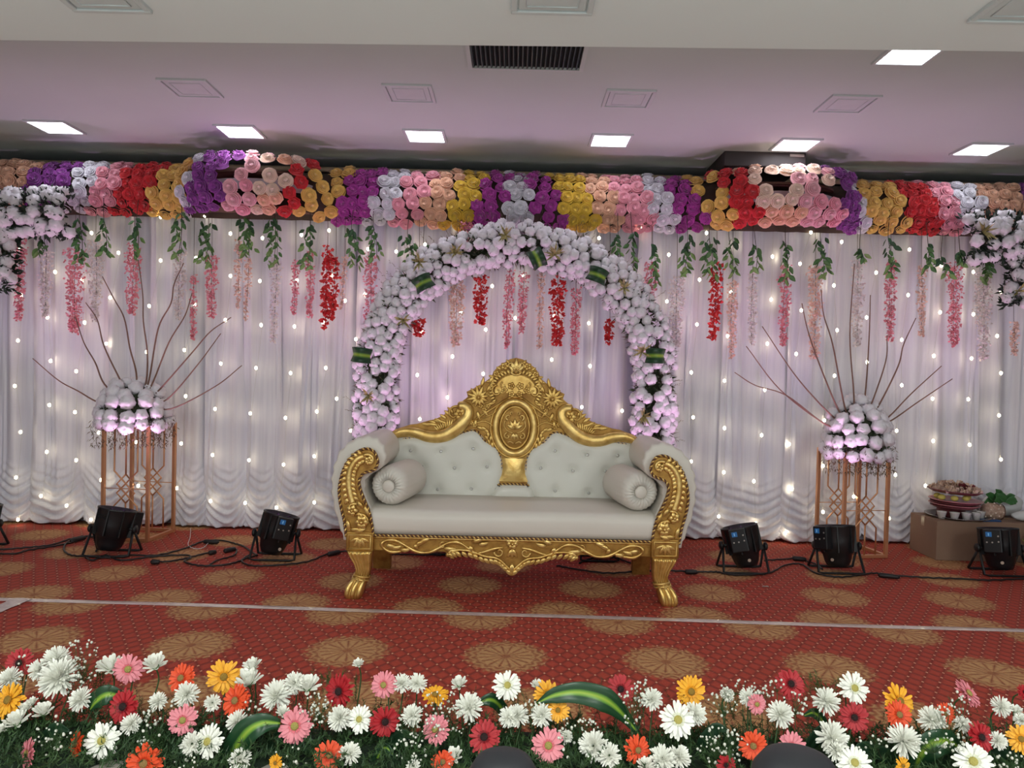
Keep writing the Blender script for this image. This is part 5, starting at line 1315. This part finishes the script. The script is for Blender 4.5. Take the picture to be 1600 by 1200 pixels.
FL = """g red 31 1036 44;c white 92 1058 60;c white 88 1030 42;c white 15 1060 36;c white 60 1046 32;g yellow 15 1094 56;b white 50 1096 12;b white 39 1106 15;b white 25 1125 24;b white 67 1110 22;c white 125 1092 36;b white 2 1139 14;g pink 201 1045 46;b white 172 1039 26;b white 242 1036 24;g orange 284 1060 46;g yellow 350 1057 52;b white 394 1039 20;b white 388 1061 27;g red 194 1104 52;c white 204 1131 32;c white 291 1085 38;c white 246 1095 28;g pink 286 1125 46;g orange 369 1095 50;c white 332 1098 26;c white 370 1127 34;g white 326 1159 52;c white 300 1162 36;g pink 44 1177 44;g orange 120 1162 40;g white 160 1157 54;g orange 226 1192 58;c white 375 1187 34;c white 431 1086 46;c white 460 1067 34;b white 480 1070 26;g red 531 1080 52;b white 560 1036 12;g pink 600 1070 42;c white 628 1067 30;c white 652 1067 30;b white 717 1067 18;g yellow 680 1087 44;c white 732 1105 44;g white 792 1071 46;g pink 461 1134 54;b white 443 1112 14;c white 530 1122 38;g white 562 1124 42;g red 601 1127 48;c white 644 1117 32;g pink 681 1140 46;g red 757 1152 52;g orange 514 1180 46;c white 547 1177 34;g yellow 431 1192 26;g orange 692 1190 36;b white 709 1180 20;c white 646 1197 22;c white 795 1120 32;b white 840 1070 14;g yellow 855 1085 44;g yellow 872 1110 36;g red 970 1077 44;c white 1019 1092 34;g yellow 1079 1080 50;g white 1059 1125 56;c white 1087 1115 36;c white 808 1118 34;c white 846 1117 36;g pink 857 1165 52;c white 927 1165 46;c white 952 1180 38;g orange 996 1172 44;c white 1035 1185 42;c white 1062 1182 36;c white 1137 1085 22;c white 1169 1089 28;g pink 1182 1100 32;g orange 1177 1165 46;g red 1134 1195 30;b white 1009 1195 18;g red 1235 1069 46;g white 1334 1075 48;c white 1291 1095 42;c white 1219 1115 40;g red 1335 1121 44;g yellow 1404 1096 54;g orange 1404 1117 44;c white 1456 1125 42;g orange 1477 1115 32;g pink 1512 1084 46;c white 1565 1104 32;b white 1587 1109 13;c white 1597 1125 24;g red 1532 1152 46;c white 1560 1157 28;c white 1506 1132 26;c white 1412 1157 50;c white 1300 1152 50;c white 1307 1172 34;g white 1335 1192 52;g yellow 1410 1196 26;g white 1520 1190 58;g pink 1237 1166 44;g yellow 1595 1155 42;g red 1600 1082 24;c white 885 1150 20"""
FL = [(a[0], a[1], int(a[2]), int(a[3]), int(a[4])) for a in (l.split() for l in FL.split(';'))]
KN = {'g': 'gerbera', 'c': 'chrysanthemum', 'b': 'half-open bud'}
def nm_(f): return '%s %s' % (f[1], KN[f[0]])
tot = {}
for f in FL: tot[f[0] + f[1]] = tot.get(f[0] + f[1], 0) + 1
order = {}
for k in tot:
    L_ = sorted([f for f in FL if f[0] + f[1] == k], key=lambda f: f[2])
    for i, f in enumerate(L_): order[f] = i
def neighbour(f):
    best = min((g for g in FL if g is not f and (g[0] + g[1] != f[0] + f[1])), key=lambda g: (g[2]-f[2])**2 + (g[3]-f[3])**2)
    dx, dy = f[2] - best[2], f[3] - best[3]
    w = ('right of' if dx > 0 else 'left of') if abs(dx) > abs(dy) else ('below' if dy > 0 else 'above')
    return '%s a %s' % (w, nm_(best))
unit = {'g': .043, 'c': .032, 'b': .019}
for f in FL:
    kind, col, px, py, dia = f
    Y = 2.03 + max(0, (1200 - py)) / 170 * .26
    p = at(px, py, Y); sc = dia / 2 / FPX * Y / unit[kind] * 1.04
    rnd = random.Random(px * 7 + py)
    lab = '%s %s, %s of its kind from left' % (nm_(f), neighbour(f), ORD[order[f]])
    base = Vector((p.x + rnd.uniform(-.02, .02), max(2.06, min(Y, 2.26)), .05))
    t = thing({'g': 'gerbera', 'c': 'chrysanthemum', 'b': 'chrysanthemum_bud'}[kind], lab, 'flower', base, 'flowers of the front bed')
    tl = {'g': .35, 'c': .8, 'b': 2.6}[kind]
    d = Vector((rnd.uniform(-.45, .45), -1, tl + rnd.uniform(-.2, .35)))
    if f[:5] in (('g', 'yellow', 680, 1087, 44),): d = Vector((0, -.3, 1))
    if (px, py) in ((120, 1162), (44, 1177)): d = Vector((-.9, -1, .3))
    if (px, py) in ((1512, 1084),): d = Vector((.6, -.6, .8))
    q = face(d, rnd.uniform(0, 6)); dn = d.normalized()
    if kind == 'g':
        a, b_, c = rnd.choice(GM[col]); inst('petals', a, t, p, q, sc); inst('inner_petals', b_, t, p + dn*.004*sc, q, sc); inst('flower_centre', c, t, p + dn*.003*sc, q, sc)
    elif kind == 'c': inst('petals', rnd.choice(CM), t, p - dn*.006, q, sc)
    else: inst('petals', rnd.choice(BM_), t, p - dn*.014*sc, q, sc)
    inst('calyx', cal, t, p - dn*.010*sc, q, sc * .9)
    e = p - dn*.014*sc
    part('stem', MB().tube(spline([e, e - dn*.03 - Vector((0, -.005, .02)), e.lerp(base, .6) + Vector((0, .01, 0)), base], 4), .0024, 5), stem_m, t)
# gypsophila sprays
gyw = mat('gypsophila_white', (224, 226, 212), .7)
GY = [(128,1035,30,40,50),(118,1060,24,34,30),(84,1152,30,34,34),(35,1045,10,26,10),(228,1150,22,44,40),(235,1122,16,16,12),(285,1105,26,20,14),(398,1110,20,20,12),(500,1105,26,26,40),(480,1120,24,24,20),(690,1105,36,26,46),(650,1140,40,24,50),(640,1172,30,20,26),(705,1130,30,30,20),(740,1100,14,34,10),(455,1190,30,26,12),(905,1076,18,4,16),(830,1110,18,20,16),(905,1140,40,20,36),(985,1100,20,34,34),(1005,1080,14,20,20),(1130,1100,24,24,30),(1128,1165,40,32,64),(1160,1075,40,14,30),(1190,1085,24,16,20),(1242,1100,20,20,22),(1214,1072,14,12,10),(1480,1135,34,34,50),(1460,1160,34,20,30),(1365,1160,30,12,12),(1500,1110,20,30,20),(1580,1192,26,20,24),(290,1195,24,18,14),(1490,1165,20,14,14),(890,1165,26,26,14),(1260,1180,10,10,6)]
bud = MB().ball((0, 0, 0), .0034, 6, 4)
for i, (x, y, hw, hh, n) in enumerate(sorted(GY)):
    rnd = random.Random(i + 300); Y = 2.03 + max(0, 1200 - y) / 170 * .26
    base = Vector((at(x, y, Y).x, max(2.06, min(Y, 2.26)), .05)); t = thing('gypsophila_spray', 'spray of tiny white gypsophila in the front bed, %s from the left' % ORD[i], 'flower', base, 'gypsophila sprays')
    bb = MB(); sb = MB(); c = at(x, y + hh*.8, Y)
    sb.tube([base, base.lerp(c, .6) + Vector((.005, 0, 0)), c], .0011, 4)
    for k in range(int(n * 1.15)):
        r = math.sqrt(rnd.random()); a = rnd.uniform(0, 2*PI); p = at(x + hw*r*math.cos(a), y + hh*r*math.sin(a), Y + rnd.uniform(-.04, .04))
        s = rnd.uniform(.7, 1.35); bb.add([(vx*s + p.x, vy*s + p.y, vz*s + p.z) for vx, vy, vz in bud.v], bud.f)
        m_ = c.lerp(p, .5) + Vector((rnd.uniform(-.01, .01), 0, 0)); sb.tube([c, m_, p], .0005, 3, False)
    part('blossoms', bb, gyw, t, kind='stuff'); part('stems', sb, stem_m, t, kind='stuff', norm=False)
# broad striped leaves
def bl(pts, Y, w, label):
    P_ = [at(x, y, Y + dy) for x, y, dy in pts]; base = P_[0]
    t = thing('striped_leaf', label, 'leaf', base, 'broad striped leaves in the front bed')
    blade('blade', P_, w, t, nrm=(0, -1, .35))
bl([(1000,1150,.0),(975,1118,0),(945,1093,-.02),(905,1082,-.03),(868,1086,-.03),(838,1099,-.02)], 2.2, [.006, .018, .034, .030, .022, .003], 'broad striped green leaf arching left across the centre of the front bed')
bl([(345,1215,.05),(362,1180,0),(385,1145,-.02),(410,1130,-.02),(438,1130,0)], 2.12, [.02, .032, .036, .028, .01], 'broad striped green leaf beside the large pink gerbera at left')
bl([(1425,1215,.05),(1438,1180,0),(1455,1162,-.01),(1480,1158,.0),(1500,1168,.03)], 2.12, [.02, .034, .036, .03, .008], 'broad striped green leaf at the lower right of the front bed')
bl([(140,1110,.0),(152,1094,0),(170,1085,0),(196,1090,.02)], 2.2, [.004, .026, .028, .01], 'short striped leaf behind the dark red gerbera at left')
bl([(790,1125,.05),(782,1104,.02),(766,1093,0),(745,1100,-.01)], 2.24, [.01, .018, .02, .006], 'small curled striped leaf left of the centre')
bl([(1290,1165,.03),(1286,1130,.01),(1272,1114,0),(1256,1118,-.01)], 2.24, [.01, .014, .015, .004], 'small curled striped leaf left of the dark red gerbera at right')
bl([(585,1215,.03),(590,1185,0),(602,1168,0),(615,1180,-.02)], 2.14, [.01, .014, .014, .004], 'small green leaf at the bottom between orange and red gerberas')
# dim plain leaves deep in the bed
for i, (x, y) in enumerate(((60,1150),(200,1190),(415,1160),(480,1165),(600,1160),(625,1195),(740,1190),(900,1190),(1090,1150),(1200,1190),(1260,1150),(1380,1180),(1450,1185),(1560,1180))):
    P_ = [at(x, y + 30, 2.2), at(x + 12, y + 5, 2.17), at(x + 30 * (-1) ** i, y - 12, 2.15), at(x + 48 * (-1) ** i, y - 8, 2.12)]
    t = thing('plain_leaf', 'dark green leaf low in the front flower bed, %s from the left' % ORD[i], 'leaf', P_[0], 'dark leaves low in the bed')
    blade('blade', P_, [.008, .02, .018, .003], t, m=mat('dark_leaf', (32, 62, 40), .45))

# ------------------------------------------------------------------ two dark rounded shapes of unknown kind on added poles, near the camera
for (px, top, label, hw) in ((787, 1177, 'dark rounded unidentified object on a pole at bottom centre, before the flower bed', .049), (1246, 1176, 'dark rounded unidentified object on a pole at bottom right, before the flower bed', .060)):
    Y = 1.15; p = at(px, top, Y); zt = p.z; t = thing('dark_rounded_object', label, 'unidentified object', (p.x, Y, -.6))
    prof = [(.012, -.16), (hw*.8, -.15), (hw*1.15, -.11), (hw*1.18, -.06), (hw*1.1, -.03), (hw*.86, -.010), (hw*.55, -.002), (.004, 0)]
    part('head', MB().lathe(prof, 28, Matrix.Translation((p.x, Y, zt))), mat('matt_dark_shell', (34, 36, 40), .55), t)
    part('collar', MB().lathe([(hw*1.19, -.125), (hw*1.22, -.12), (hw*1.22, -.112), (hw*1.19, -.108)], 28, Matrix.Translation((p.x, Y, zt)), False, False), blk2, t)
    part('pole', MB().tube([(p.x, Y, -.58), (p.x, Y, zt - .15)], .012, 10), blk2, t)
    for k in range(3):
        a = 2*PI*k/3 + .5; part('leg', MB().tube([(p.x, Y, -.35), (p.x + .22*math.cos(a), Y + .22*math.sin(a), -.592)], .008, 8), blk2, t)
